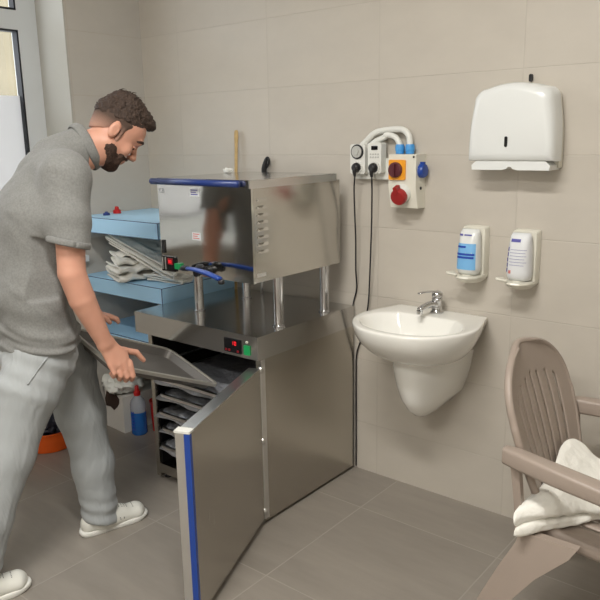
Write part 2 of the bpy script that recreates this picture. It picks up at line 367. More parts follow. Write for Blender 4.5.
# ------------------------------------------------------------------ steel cabinet (warming cabinet)
CX0,CX1,CY0,CY1=-2.40,-1.735,-.635,-.018
ZB,ZW0,ZW1=.035,.69,.782
cab=empty('steel_cabinet',((CX0+CX1)/2,(CY0+CY1)/2,0),0,'low stainless steel warming cabinet with its hinged door open, against the tiled wall','cabinet')
def loc(parent,o):  # keep world coordinates under an offset parent
    o.matrix_parent_inverse=parent.matrix_basis.inverted(); return o
cab_inv=None
def P_(parent,o):
    bpy.context.view_layer.update(); o.matrix_parent_inverse=parent.matrix_world.inverted(); return o
bpy.context.view_layer.update()
t_=.025
P_(cab,boxo('side_panel',CX1-t_,CX1,CY0,CY1,ZB-.02,ZW0,M['steel_dark'],cab,bevel=.002))
P_(cab,boxo('side_panel',CX0,CX0+t_,CY0,CY1,ZB-.02,ZW0,M['steel_dark'],cab,bevel=.002))
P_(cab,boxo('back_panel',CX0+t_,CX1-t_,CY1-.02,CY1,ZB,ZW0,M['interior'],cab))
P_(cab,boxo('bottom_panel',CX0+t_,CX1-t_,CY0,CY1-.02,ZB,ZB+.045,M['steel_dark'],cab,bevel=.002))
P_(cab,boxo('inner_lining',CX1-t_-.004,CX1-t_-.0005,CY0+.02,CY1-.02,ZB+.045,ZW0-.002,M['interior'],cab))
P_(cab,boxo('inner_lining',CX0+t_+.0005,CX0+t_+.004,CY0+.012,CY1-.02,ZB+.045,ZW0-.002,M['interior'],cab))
# runners
for z in (.16,.24,.32,.40,.48,.56):
    P_(cab,boxo('tray_runner',CX1-t_-.02,CX1-t_-.004,CY0+.03,CY1-.03,z-.003,z,M['alu'],cab)); P_(cab,boxo('tray_runner',CX0+t_+.004,CX0+t_+.02,CY0+.03,CY1-.03,z-.003,z,M['alu'],cab))
for x in (CX0+.03,CX1-.04):
    for y in (CY0+.04,CY1-.04):
        bm=bmesh.new(); lathe(bm,[(.016,0),(.018,.003),(.012,.008),(.012,ZB-.02)],(x,y,0),14)
        P_(cab,bobj('foot',bm,M['black'],cab,smooth=True))
# hinge strip on the front right corner
bm=bmesh.new(); lathe(bm,[(.006,.03),(.0065,.035),(.0065,.66),(.006,.665)],(CX1+.004,CY0-.006,0),12)
for z in (.05,.35,.64): lathe(bm,[(.009,z),(.009,z+.025)],(CX1+.004,CY0-.006,0),12)
P_(cab,bobj('hinge',bm,M['alu'],cab,smooth=True))
P_(cab,boxo('hinge_strip',CX1,CX1+.002,CY0,CY0+.022,ZB-.01,ZW0-.004,M['alu'],cab))
# worktop slab
bm=bmesh.new(); WX0,WX1,WY_0,WY_1=-2.462,-1.733,-.652,-.016
box(bm,WX0,WX1,WY_0,WY_1,ZW0,ZW1)
wt=P_(cab,bobj('worktop',bm,M['steel_top'],cab,bevel=.004,autosm=True))
# controller on the slab front
fy=WY_0
def fr(name,x0,x1,z0,z1,m,d=.003,y=None,bev=.001,par=cab):
    y=fy if y is None else y
    return P_(par,boxo(name,x0,x1,y-d,y+.001,z0,z1,m,par,bevel=bev))
ctl=fr('controller',-1.907,-1.818,.702,.757,M['black_panel'],.004)
def digits(s,x,z,w,h,m,par,y):
    SEG={'0':'abcdef','1':'bc','8':'abcdefg','3':'abcdg','5':'acdfg'}
    bm=bmesh.new(); th=w*.17
    for i,c in enumerate(s):
        ox=x+i*w*1.7
        G={'a':(0,w,h-th,h),'d':(0,w,0,th),'g':(0,w,h/2-th/2,h/2+th/2),'b':(w-th,w,h/2,h),'c':(w-th,w,0,h/2),'f':(0,th,h/2,h),'e':(0,th,0,h/2)}
        for k in SEG[c]:
            a=G[k]; box(bm,ox+a[0],ox+a[1],y-.0006,y+.0002,z+a[2],z+a[3])
    return P_(par,bobj('display_digits',bm,m,par))
digits('10',-1.866,.733,.009,.015,M['red_led'],ctl,fy-.0042)
for (x,z) in ((-1.895,.711),(-1.878,.711),(-1.832,.711)): P_(ctl,boxo('button',x-.0045,x+.0045,fy-.006,fy-.003,z-.004,z+.004,M['red_dim'],ctl))
sw=fr('rocker_switch',-1.80,-1.772,.705,.742,M['green'],.006,bev=.002)
bm=bmesh.new(); lathe(bm,[(.005,0),(.005,.003),(.003,.005)],(0,0,0),12,Matrix.Translation((-1.787,fy,.755))@Matrix.Rotation(math.pi/2,4,'X'))
P_(cab,bobj('indicator_lamp',bm,M['ivory'],cab,smooth=True))
# the open door
hx,hy=CX1+.006,CY0-.008
dv=Vector((.235,-.575,0)).normalized(); nv=Vector((.926,.378,0)).normalized()
MD=Matrix(((dv.x,nv.x,0,hx),(dv.y,nv.y,0,hy),(0,0,1,0),(0,0,0,1)))
def dbox(name,a,m,par,bevel=0): return P_(par,boxo(name,*a,m,par,bevel=bevel,M=MD))
DL=.622
door=dbox('cabinet_door',(.006,DL-.012,-.046,0,.035,.658),M['steel_dark'],cab,.003)
dbox('door_edge_profile',(DL-.012,DL,-.048,-.018,.033,.657),M['alu'],door,.002)
dbox('door_handle_strip',(DL-.012,DL+.002,-.018,.0015,.033,.655),M['blue'],door,.002)
dbox('door_end_cap',(DL-.03,DL+.003,-.05,.002,.657,.664),M['white_matt'],door,.003)
dbox('door_top_highlight',(.006,DL-.03,-.046,-.001,.6582,.6612),M['alu'],door,.001)  # added paler strip, stands in for the highlight along the door's top edge
dbox('door_gasket',(.02,DL-.03,-.052,-.0465,.05,.645),M['gasket'],door,.002)

# ------------------------------------------------------------------ mud heater on top
HX0,HX1,HY0,HY1,HZ0,HZ1=-2.268,-1.752,-.640,-.095,.982,1.338
mac=empty('steel_heater',((HX0+HX1)/2,(HY0+HY1)/2,ZW1),0,'boxy polished stainless steel heater on four tube legs standing on the cabinet worktop','heater')
bpy.context.view_layer.update()
P_(mac,boxo('front_panel',HX0,HX1,HY0,HY0+.012,HZ0,HZ1,M['steel_mirror'],mac,bevel=.002))
P_(mac,boxo('body',HX0+.001,HX1,HY0+.0125,HY1,HZ0+.002,HZ1,M['steel'],mac,bevel=.002))
for (x,y) in ((-1.777,-.475),(-1.777,-.175),(-2.235,-.475),(-2.235,-.175)):
    bm=bmesh.new(); lathe(bm,[(.026,0),(.026,.004),(.020,.006),(.020,HZ0+.003-ZW1-.001)],(x,y,ZW1+.001),24)
    P_(mac,bobj('leg',bm,M['chrome'],mac,smooth=False,autosm=True))
# lid
lid=P_(mac,boxo('lid',HX0+.006,HX1-.0,HY0-.004,HY1-.02,HZ1+.001,HZ1+.026,M['steel_top'],mac,bevel=.003))
P_(lid,boxo('lid_rim',HX1-.002,HX1+.004,HY0-.012,HY1-.03,HZ1-.004,HZ1+.024,M['alu'],lid,bevel=.002))
bm=bmesh.new(); tube(bm,[(HX0-.016,HY0-.016,HZ1+.012),(HX0+.2,HY0-.017,HZ1+.012),(HX1-.045,HY0-.018,HZ1+.012)],.0125,seg=12,smooth=False,ell=1.0)
P_(lid,bobj('lid_handle',bm,M['navy'],lid,smooth=True))
# stickers and marks on the front
fy=HY0
par=mac
P_(mac,text('ce_mark','CE',(-2.243,HY0-.001,1.312),(math.pi/2,0,0),.026,M['label_white'],mac))
def sticker(x0,x1,z0,z1,m2):
    s=P_(mac,boxo('sticker',x0,x1,HY0-.0012,HY0,z0,z1,M['label_white'],mac))
    bm=bmesh.new(); n=3
    for k in range(n):
        z=z1-(z1-z0)*(k+.7)/(n+.6); box(bm,x0+.006,x1-.006-.01*(k%2),HY0-.0018,HY0-.0011,z-.0018,z+.0018)
    P_(s,bobj('sticker_print',bm,m2,s))
sticker(-2.075,-2.025,1.296,1.326,M['label_purple'])
sticker(-2.075,-2.027,1.125,1.155,M['label_red'])
P_(mac,boxo('vent_slot_cover',-2.258,-2.243,HY0-.006,HY0,1.058,1.112,M['black'],mac,bevel=.002))
cp=P_(mac,boxo('control_panel',-2.260,-2.180,HY0-.008,HY0,.986,1.046,M['black_panel'],mac,bevel=.002))
P_(cp,boxo('red_display',-2.222,-2.192,HY0-.0095,HY0-.0075,1.014,1.040,M['red_dim'],cp,bevel=.001))
digits('80',-2.2155,1.020,.006,.012,M['red_led'],cp,HY0-.0096)
bm=bmesh.new()
for x in (-2.252,-2.235): box(bm,x-.0035,x+.0035,HY0-.0105,HY0-.0075,.992,1.042)
P_(cp,bobj('chrome_strips',bm,M['alu'],cp))
P_(mac,boxo('green_rocker',-2.176,-2.152,HY0-.014,HY0,1.000,1.022,M['green'],mac,bevel=.003))
# drain valve with blue lever
bm=bmesh.new()
lathe(bm,[(.016,0),(.018,.006),(.018,.02),(.011,.024),(.011,.06),(.015,.062),(.015,.075)],(0,0,0),20,Matrix.Translation((-1.985,HY0,1.012))@Matrix.Rotation(math.pi/2,4,'X'))
lathe(bm,[(.014,0),(.020,.004),(.020,.022),(.012,.030)],(-1.99,HY0-.045,1.010),18)
vl=P_(mac,bobj('drain_valve',bm,M['black'],mac,smooth=False,autosm=True))
bm=bmesh.new(); tube(bm,[(-2.045,HY0-.060,1.022),(-1.985,HY0-.078,1.026),(-1.90,HY0-.092,1.022),(-1.822,HY0-.105,1.012)],[.011,.012,.0135,.0125],seg=10,ell=.7)
P_(vl,bobj('valve_lever',bm,M['blue'],vl,smooth=True))
bm=bmesh.new(); tube(bm,[(-2.120,HY0-.030,1.008),(-2.08,HY0-.05,1.018),(-2.045,HY0-.060,1.022)],[.006,.012,.011],seg=10)
P_(vl,bobj('lever_end',bm,M['black'],vl,smooth=True))
bm=bmesh.new(); lathe(bm,[(.009,0),(.013,.004),(.011,.014)],(-1.815,HY0-.106,.994),12)
P_(vl,bobj('lever_tip',bm,M['black'],vl,smooth=True))
# louvres on the right side
bm=bmesh.new()
for k in range(8):
    z=1.292-k*.0275
    y0,y1=HY0+.03,HY0+.085
    A=[(y0,z),(y1,z)]
    vs=[bm.verts.new(p) for p in ((HX1,y0,z+.005),(HX1,y1,z+.005),(HX1+.010,y1-.004,z-.005),(HX1+.010,y0+.004,z-.005),(HX1-.001,y0,z-.006),(HX1-.001,y1,z-.006))]
    bm.faces.new((vs[0],vs[1],vs[2],vs[3])); bm.faces.new((vs[3],vs[2],vs[5],vs[4])); bm.faces.new((vs[0],vs[3],vs[4])); bm.faces.new((vs[1],vs[5],vs[2]))
P_(mac,bobj('vent_louvres',bm,M['steel'],mac))
P_(mac,boxo('rating_plate',HX1-.0002,HX1+.0008,HY0+.02,HY0+.07,HZ0+.022,HZ0+.036,M['alu'],mac))
# stick and hook behind the heater, scrap on the lid
t=empty('wooden_stick',(-2.418,-.058,ZW1),0,'pale wooden stick standing upright behind the steel heater','stick')
bm=bmesh.new(); R=[]
for z,w,d,dx in ((.001,.009,.005,0),(.4,.009,.005,.002),(.70,.010,.005,.006),(.74,.013,.006,.007),(.762,.012,.006,.007),(.770,.007,.004,.007)):
    R.append([(dx+w*math.cos(a*math.pi/6)*1.0,.036*z/.77+d*math.sin(a*math.pi/6),z) for a in range(12)])
rings(bm,R); bobj('handle_shaft',bm,M['wood'],t,smooth=True)
t=empty('black_scraper',(-2.238,-.055,ZW1-.0),0,'black looped handle of a tool leaning behind the steel heater','tool')
bm=bmesh.new(); tube(bm,[(-.01,.0,.002),(-.006,.018,.30),(0,.030,.575)],[.006,.006,.007],seg=10); bobj('shaft',bm,M['alu'],t,smooth=True)
bm=bmesh.new(); tube(bm,[(0,.030,.560),(.001,.031,.592),(.008,.032,.622),(.018,.033,.640),(.028,.033,.636),(.028,.033,.616),(.018,.033,.602),(.008,.033,.594)],[.012,.013,.009,.0065,.006,.006,.006,.007],seg=10); bobj('grip',bm,M['black'],t,smooth=True)
t=empty('crumpled_scrap',(-2.232,-.27,HZ1+.0262),0,'small crumpled white scrap lying on the back of the heater lid','scrap')
bm=bmesh.new(); bmesh.ops.create_icosphere(bm,subdivisions=3,radius=.02)
for v in bm.verts: v.co=Vector((v.co.x*1.2,v.co.y*.8,v.co.z*.55+.011))*(1+.22*math.sin(v.co.x*260+v.co.z*190)*math.cos(v.co.y*230))
for v in bm.verts: v.co.z=max(v.co.z,.0005)
bobj('crumple',bm,M['white_matt'],t)
# ------------------------------------------------------------------ blue shelves left of the cabinet
def shelf(z1,th,label,extra=None):
    x0,x1,y0,y1=-3.097,-2.482,-.477,-.003
    t=empty('wall_shelf',((x0+x1)/2,y1,z1-th),0,label,'shelf','pale blue shelves in the corner')
    bpy.context.view_layer.update()
    P_(t,boxo('shelf_board',x0,x1-.003,y0+.003,y1,z1-th,z1,M['laminate'],t,bevel=.0015))
    bm=bmesh.new(); g=.0022
    box(bm,x1-.003,x1,y0,y0+.003,z1-th,z1); box(bm,x0,x1-.003,y0,y0+.003,z1-g,z1+.0004); box(bm,x1-.003,x1,y0+.003,y1,z1-g,z1+.0004); box(bm,x0,x1-.003,y0,y0+.003,z1-th,z1-th+g); box(bm,x1-.003,x1,y0+.003,y1,z1-th,z1-th+g)
    P_(t,bobj('edge_trim',bm,M['laminate_edge'],t))
    P_(t,boxo('side_face',x1-.003,x1-.0005,y0+.003,y1,z1-th+g,z1-g,M['laminate'],t)); P_(t,boxo('front_face',x0,x1-.003,y0+.0005,y0+.003,z1-th+g,z1-g,M['laminate'],t))
    P_(t,boxo('wall_cleat',x0,x0+.02,y0+.04,y1,z1-th-.04,z1-th,M['card'],t))
    return t
shelf(1.148,.075,'upper pale blue shelf board in the corner left of the steel heater')
shelf(.848,.075,'middle pale blue shelf board carrying white towels')
shelf(.572,.018,'lowest thin blue shelf board behind the pulled out tray')
for (x,y,c,lab) in ((-3.0,-.372,'navy','small dark blue cap lying on the top blue shelf, left of the red one'),(-3.03,-.285,'red','small red cap lying on the top blue shelf')):
    t=empty('bottle_cap',(x,y,1.148),0,lab,'cap')
    bm=bmesh.new()
    if c=='red': lathe(bm,[(.020,0),(.020,.016),(.015,.020),(.011,.021),(.010,.034),(.007,.036)],(0,0,0),18)
    else: lathe(bm,[(.017,0),(.017,.010),(.013,.013),(.008,.0135),(.007,.019)],(0,0,0),18)
    bobj('cap_body',bm,M[c],t,autosm=True)
    bm=bmesh.new(); lathe(bm,[(.021 if c=='red' else .018,.001),(.021 if c=='red' else .018,.004)],(0,0,0),18); bobj('cap_rim',bm,M[c],t)

# ------------------------------------------------------------------ numeric noise
def vnoise(P,scale,seed,n=7,warp=.6):
    """smooth pseudo noise on an (N,3) array, about -1..1"""
    rs=np.random.RandomState(seed); out=np.zeros(len(P)); Q=P*np.asarray(scale)
    Wp=np.stack([np.sin(Q@rs.normal(0,1,3)*2+rs.rand()*6) for _ in range(3)],1)*warp
    Q=Q+Wp
    for k in range(n):
        out+=np.sin(Q@(rs.normal(0,1,3)*(2.2+1.2*k/n))+rs.rand()*6.28)
    return out/n**.5/1.2
def displace(o,fn):
    me=o.data; N=len(me.vertices); co=np.empty(N*3); me.vertices.foreach_get('co',co); co=co.reshape(-1,3)
    nr=np.empty(N*3); me.vertices.foreach_get('normal',nr); nr=nr.reshape(-1,3)
    co=co+nr*fn(co)[:,None]; me.vertices.foreach_set('co',co.ravel()); me.update()

# ------------------------------------------------------------------ cloth: folded sheets
def folded(name,profile,width,axis_u,axis_v,origin,mat_,parent,nv=26,th=.0095,seed=0,wob=.006,taper=None,n=6,sag=None):
    """profile: list of (u,w) points of the folded sheet's section; swept along axis_v over width"""
    pts=catmull([(a,b,0) for a,b in profile],n); U=Vector(axis_u).normalized(); V=Vector(axis_v).normalized(); O=Vector(origin)
    bm=bmesh.new(); rs=np.random.RandomState(seed); rows=[]
    ph=rs.rand(8)*6.28
    for j in range(nv+1):
        v=j/nv; row=[]
        for i,p in enumerate(pts):
            s=i/(len(pts)-1)
            ww=wob*(math.sin(9*v+ph[0]+s*5)+.6*math.sin(17*v+ph[1]-s*9)+.5*math.sin(23*s+ph[2]+4*v))
            uu=wob*1.6*(math.sin(6*v+ph[3]+s*14)+.5*math.sin(13*v+ph[4]))
            edge=1+.05*math.sin(12*s+ph[5])
            k=1 if taper is None else (1+(taper-1)*v)
            q=O+U*((p[0])*k+uu)+V*((v-.5)*width*edge)+Vector((0,0,1))*(max(p[1]+ww*min(1,p[1]*30+.2),.002)+(sag(v,p[0]) if sag else 0))
            row.append(bm.verts.new(q))
        rows.append(row)
    for j in range(nv):
        for i in range(len(pts)-1): bm.faces.new((rows[j][i],rows[j][i+1],rows[j+1][i+1],rows[j+1][i]))
    o=bobj(name,bm,mat_,parent,smooth=True)
    add_mod(o,'SOLIDIFY',thickness=th,offset=0); add_mod(o,'SUBSURF',levels=1,render_levels=1)
    return o
def serp(L,h,n,inset=.012):
    """serpentine profile of n layers, length L, layer height h"""
    out=[]
    for k in range(n):
        z=k*h+h*.5
        a,b=(0,L) if k%2==0 else (L,0)
        s=1 if b>a else -1
        ins=inset*(k%3)*.5
        out+= [(a+s*(.012+ins),z),(a+s*L*.35,z+.002),(a+s*L*.7,z-.001),(b-s*(.012+ins),z)]
        if k<n-1: out.append((b-s*ins*.5,z+h*.5))
    return out
SZ=.849
t=folded('folded_towel',serp(.24,.018,4),.20,(1,-.35,0),(.35,1,0),(-2.94,-.33,SZ),M['towel_grey'],None,seed=3,wob=.007)
tag(t,'crumpled off-white towel lying lowest at the left of the middle blue shelf','towel','towels on the blue shelf')
t=folded('folded_towel',serp(.17,.016,3),.20,(1,-.5,-.10),(.5,1,0),(-2.93,-.30,SZ+.085),M['towel_grey'],None,seed=8,wob=.008)
tag(t,'rumpled off-white towel in the middle of the pile on the blue shelf','towel','towels on the blue shelf')
def drape(v,u): return -.10*max(0,u-.12)**1.2*1.0
t=folded('folded_towel',serp(.46,.015,4),.20,(1,.12,-.36),(-.12,1,0),(-2.955,-.33,SZ+.165),M['towel'],None,seed=12,wob=.006,nv=20)
tag(t,'long folded white towel slanting down over the pile on the blue shelf','towel','towels on the blue shelf')
t=folded('folded_towel',serp(.22,.012,3),.16,(1,.25,-.05),(-.25,1,0),(-2.72,-.33,SZ+.003),M['towel_grey'],None,seed=15,wob=.005,nv=18)
tag(t,'thin folded off-white towel at the right front end of the middle blue shelf','towel','towels on the blue shelf')
# ------------------------------------------------------------------ trays
def tray(name,origin,ax,ay,L,Wd,depth,m_in,m_rim,label,cat='tray',group=None,rim=.014,film=False):
    X=Vector(ax).normalized(); Y=Vector(ay); Y=(Y-X*Y.dot(X)).normalized(); Z=X.cross(Y)
    if Z.z<0: Z=-Z
    Mx=Matrix(((X.x,Y.x,Z.x,origin[0]),(X.y,Y.y,Z.y,origin[1]),(X.z,Y.z,Z.z,origin[2]),(0,0,0,1)))
    t=empty(name,(0,0,0),0,label,cat,group); t.matrix_world=Mx
    # pan: sloped walls
    bm=bmesh.new()
    o_=rrect(L-2*rim,Wd-2*rim,.03,4,L/2,Wd/2); i_=rrect(L-2*rim-.03,Wd-2*rim-.03,.025,4,L/2,Wd/2)
    A=[bm.verts.new((x,y,0)) for x,y in o_]; B=[bm.verts.new((x,y,-depth)) for x,y in i_]; n=len(A)
    for k in range(n): bm.faces.new((A[k],A[(k+1)%n],B[(k+1)%n],B[k]))
    bm.faces.new(B)
    o=bobj('pan',bm,m_in,t); add_mod(o,'SOLIDIFY',thickness=.0025,offset=-1)
    bm=bmesh.new()
    e_=rrect(L,Wd,.04,4,L/2,Wd/2)
    prof=[(o_,.0015),(o_,.006),(e_,.006),(e_,-.006),]
    V=[[bm.verts.new((x,y,z)) for x,y in rr] for rr,z in prof]
    for a,b in zip(V,V[1:]+V[:1]):
        for k in range(n): bm.faces.new((a[k],a[(k+1)%n],b[(k+1)%n],b[k]))
    bobj('rim',bm,m_rim,t)
    return t
# pulled-out tray: inner right corner in the opening, outer end lifted by the man
pulled=tray('mud_tray',(-2.30,-.60,.622),(-.01,-.51,.22),(.35,-.05,-.08),.54,.36,.03,M['mud'],M['rim'],'large dark lined tray with metal rim, pulled out of the open cabinet by the man')
# trays in the cabinet
labs=['film-wrapped tray on the top runner inside the open cabinet','film-wrapped tray on the second runner inside the open cabinet','film-wrapped tray on the third runner inside the open cabinet','film-wrapped tray on the fourth runner inside the open cabinet','film-wrapped tray on the lowest runner inside the open cabinet']
for k,z in enumerate((.492,.412,.332,.252,.172)):
    t=tray('wrapped_tray',(CX0+t_+.008,-.648+.012*(k%2),z+.002),(1,0,.0),(0,1,0),.605,.56,.03,M['foil'],M['alu'],labs[k],group='wrapped trays in the cabinet')
    bm=bmesh.new(); nx,ny=16,14; G=[[None]*(ny+1) for _ in range(nx+1)]
    for i in range(nx+1):
        for j in range(ny+1):
            x=.004+.597*i/nx; y=.004+.552*j/ny
            e=min(i,nx-i,j,ny-j)
            z2=.008+(.010*math.sin(i*1.7+k)*math.cos(j*1.3+k*2) if e>0 else -.002)+.012*random.random()*(e>0)
            G[i][j]=bm.verts.new((x,y-(.010*(1+math.sin(i*1.1+k)) if j==0 else 0),z2-(.022 if j==0 else 0)))
    for i in range(nx):
        for j in range(ny): bm.faces.new((G[i][j],G[i+1][j],G[i+1][j+1],G[i][j+1]))
    o=bobj('film_cover',bm,M['foil'],t,smooth=True); add_mod(o,'SOLIDIFY',thickness=.0015)

# ------------------------------------------------------------------ floor things left of the cabinet
t=empty('orange_basin',(-3.0-.0,-.62,0),0,'round orange plastic basin on the floor behind the man','basin')
EXTRA_BASIN=t
bm=bmesh.new(); prof=[(.105,0),(.115,.004),(.135,.10),(.143,.104),(.143,.108),(.132,.107),(.112,.012),(.0,.01)]
t.location=(-3.125,-.735,0)
lathe(bm,prof[:-1],(0,0,0),32); bobj('basin_body',bm,M['orange_basin'],t,autosm=True)

bm=bmesh.new(); bmesh.ops.create_icosphere(bm,subdivisions=5,radius=1)
for v in bm.verts: v.co=Vector((v.co.x*.112,v.co.y*.112,v.co.z*.10))
bg_=bobj('rubbish_bag',bm,M['bag'],None,smooth=True)
displace(bg_,lambda co:.014*vnoise(co,(18,18,22),41)+.008*vnoise(co,(40,40,50),42))
bg_.location=(-3.125,-.735,.145); tag(bg_,'dark plastic bag sitting in the orange basin','bag')
# carton, bottle and red jug
t=empty('carton',(-3.005,-.29,0),-.06,'white cardboard carton with a torn dark opening on the floor under the blue shelves','box')
bm=bmesh.new(); box(bm,-.083,.083,-.12,.12,.001,.20); bobj('carton_body',bm,M['card'],t,bevel=.003)
pts=[(-.075,.12),(-.03,.125),(.0,.112),(.03,.135),(.05,.16),(.055,.185),(.03,.205),(-.02,.200),(-.06,.205),(-.080,.16)]
bm=bmesh.new(); prism(bm,pts,-.1235,-.1205,'y'); bobj('torn_opening',bm,M['brown'],t)
bm=bmesh.new(); prism(bm,[(-.083,.2),(.02,.201),(.005,.225),(-.07,.222)],-.122,-.119,'y'); bobj('flap',bm,M['card'],t)
bm=bmesh.new(); bmesh.ops.create_icosphere(bm,subdivisions=5,radius=1)
for v in bm.verts: v.co=Vector((v.co.x*.085,v.co.y*.10,v.co.z*.066))
bg_=bobj('crumpled_bag',bm,M['white_matt'],None,smooth=True)
displace(bg_,lambda co:.016*vnoise(co,(22,22,30),31)+.008*vnoise(co,(50,50,60),32))
for v in bg_.data.vertices: v.co.z=max(v.co.z,-.052)
bg_.location=(-3.0,-.345,.262); tag(bg_,'crumpled white plastic bag stuffed on top of the torn carton','bag')

t=empty('detergent_bottle',(-2.872,-.362,0),.2,'clear bottle of blue liquid with red cap and blue lettering, standing beside the white carton','bottle')
bm=bmesh.new(); lathe(bm,[(.036,0),(.041,.006),(.041,.125)],(0,0,0),28); bobj('liquid',bm,M['liquid'],t,autosm=True)
bm=bmesh.new(); lathe(bm,[(.041,.1255),(.041,.165),(.036,.185),(.020,.205),(.016,.212)],(0,0,0),28); bobj('bottle_shell',bm,M['clear'],t,autosm=True)
bm=bmesh.new(); lathe(bm,[(.0165,.2125),(.018,.214),(.018,.232),(.013,.236),(.011,.262),(.008,.266)],(0,0,0),20); bobj('cap',bm,M['red'],t,autosm=True)
bm=bmesh.new()
for k in range(6):
    z=.03+k*.018
    for a in range(3):
        an=math.radians(-100+a*9-(k%2)*3)
        c=Vector((.0422*math.cos(an),.0422*math.sin(an),z))
        Mx=Matrix.Translation(c)@Matrix.Rotation(an,4,'Z'); box(bm,-.0003,.0008,-.0026,.0026,0,.013 if a!=1 else .010,Mx)
bobj('lettering',bm,M['label_blue'],t)

t=empty('red_jug',(-2.815,-.262,0),0,'red plastic jug on the floor behind the detergent bottle','jug')
bm=bmesh.new(); lathe(bm,[(.04,0),(.046,.005),(.052,.15),(.056,.17),(.053,.17),(.048,.15),(.04,.012)],(0,0,0),26); bobj('jug_body',bm,M['red'],t,autosm=True)
bm=bmesh.new(); tube(bm,[(.046,.02,.14),(.075,.035,.135),(.078,.035,.09),(.044,.02,.05)],.007); bobj('jug_handle',bm,M['red'],t,smooth=True)

# ------------------------------------------------------------------ sink
SX=-1.305
sink=empty('wash_basin',(SX,0,.82),0,'white ceramic wash basin with half pedestal mounted on the tiled wall','sink')
def sink_outline(s=1.0,y0=-.002,inset=0,n=40):
    """D shape: flat back of half width .19, sides swelling to .245, round front to y=-.45"""
    base=[(-.193,0),(-.205,-.05),(-.228,-.12),(-.243,-.19),(-.243,-.25),(-.222,-.32),(-.178,-.385),(-.11,-.435),(0,-.455)]
    P=base+[(-x,y) for x,y in base[-2::-1]]
    pts=catmull([(a,b,0) for a,b in P],4)
    return [(p.x,p.y) for p in pts]
OUT=sink_outline()
def scale_out(fx,fy,cy=-.2,dy=0): return [(x*fx,(y-cy)*fy+cy+dy) for x,y in OUT]
def sec(fx,fy,z,dy=0,cy=-.2,clampy=-.002):
    return [(x,min(y,clampy),z) for x,y in scale_out(fx,fy,cy,dy)]
bm=bmesh.new()
outer=[sec(.52,.50,-.148,.02),sec(.66,.62,-.140,.015),sec(.82,.78,-.112,.01),sec(.93,.91,-.070),sec(.985,.98,-.035),sec(1.0,1.0,-.012),sec(1.0,1.0,-.003),sec(.985,.985,.002)]
inner=[]
def bowl(k,z): # inner bowl ring: oval centred at y=-.255
    a,b=.205*k,.155*k; n=len(OUT); out=[]
    for i,(x,y) in enumerate(OUT):
        an=math.atan2((y+.235)/.20,x/.225); out.append((a*math.cos(an),-.262+b*math.sin(an),z))
    return out
R=outer+[bowl(1.03,.001),bowl(1.0,-.002),bowl(.94,-.02),bowl(.82,-.06),bowl(.62,-.095),bowl(.35,-.115),bowl(.1,-.12)]
R[0]=[(x,y,z) for x,y,z in R[0]]
V=[[bm.verts.new(p) for p in r] for r in R]; n=len(OUT)
for a,b in zip(V,V[1:]):
    for k in range(n): bm.faces.new((a[k],a[(k+1)%n],b[(k+1)%n],b[k]))
bm.faces.new(V[0][::-1]); bm.faces.new(V[-1])
bas=bobj('basin_bowl',bm,M['ceramic'],sink,smooth=True); add_mod(bas,'SUBSURF',levels=1,render_levels=2)
bm=bmesh.new(); R=[]
for z,w,d in ((-.143,.140,.30),(-.20,.132,.298),(-.26,.118,.288),(-.32,.098,.268),(-.365,.076,.238),(-.395,.052,.20),(-.412,.028,.155)):
    ring=[]
    for k in range(25):
        a=math.pi*k/24; ring.append((w*math.cos(a)*(1 if 0 else 1),-d*math.sin(a)**.8 -.001,z+(.022*(1-math.sin(a)) if z<-.33 else 0)))
    R.append(ring)
rings(bm,R); bobj('half_pedestal',bm,M['ceramic'],sink,smooth=False,autosm=True)
bm=bmesh.new(); lathe(bm,[(.009,0),(.011,.001),(.011,.003),(.008,.004)],(0,0,0),18,Matrix.Translation((0,-.128,-.030))@Matrix.Rotation(math.radians(60),4,'X'))
bobj('overflow_ring',bm,M['chrome'],sink,smooth=True)
bm=bmesh.new(); lathe(bm,[(.007,0),(.007,.0012)],(0,0,0),18,Matrix.Translation((0,-.1315,-.0285))@Matrix.Rotation(math.radians(60),4,'X')); bobj('overflow_hole',bm,M['drain_dark'],sink)
bm=bmesh.new(); lathe(bm,[(.022,-.120),(.022,-.116),(.018,-.115)],(0,-.262,0),20); bobj('drain',bm,M['chrome'],sink,smooth=True)
fau=empty('mixer_tap',(SX+.005,-.062,.823),0,'chrome single lever mixer tap standing on the wash basin','tap')
bm=bmesh.new(); lathe(bm,[(.026,0),(.026,.004),(.021,.010),(.019,.03),(.021,.048),(.022,.056),(.017,.062)],(0,0,0),24); bobj('tap_body',bm,M['chrome'],fau,smooth=True)
bm=bmesh.new(); tube(bm,[(0,-.008,.030),(-.005,-.04,.040),(-.012,-.085,.036),(-.016,-.112,.028)],[.015,.013,.012,.012],seg=14); bobj('spout',bm,M['chrome'],fau,smooth=True)
bm=bmesh.new(); lathe(bm,[(.0125,0),(.0125,.012)],(-.016,-.112,.014),16); bobj('aerator',bm,M['chrome'],fau,autosm=True)
bm=bmesh.new(); lathe(bm,[(.021,.0625),(.0225,.066),(.021,.078),(.012,.086),(.004,.088)],(0,0,0),24); tube(bm,[(0,.004,.078),(-.008,-.03,.088),(-.02,-.075,.092),(-.026,-.10,.090)],[.011,.010,.009,.008],seg=12,ell=.5); bobj('lever',bm,M['chrome'],fau,smooth=True)

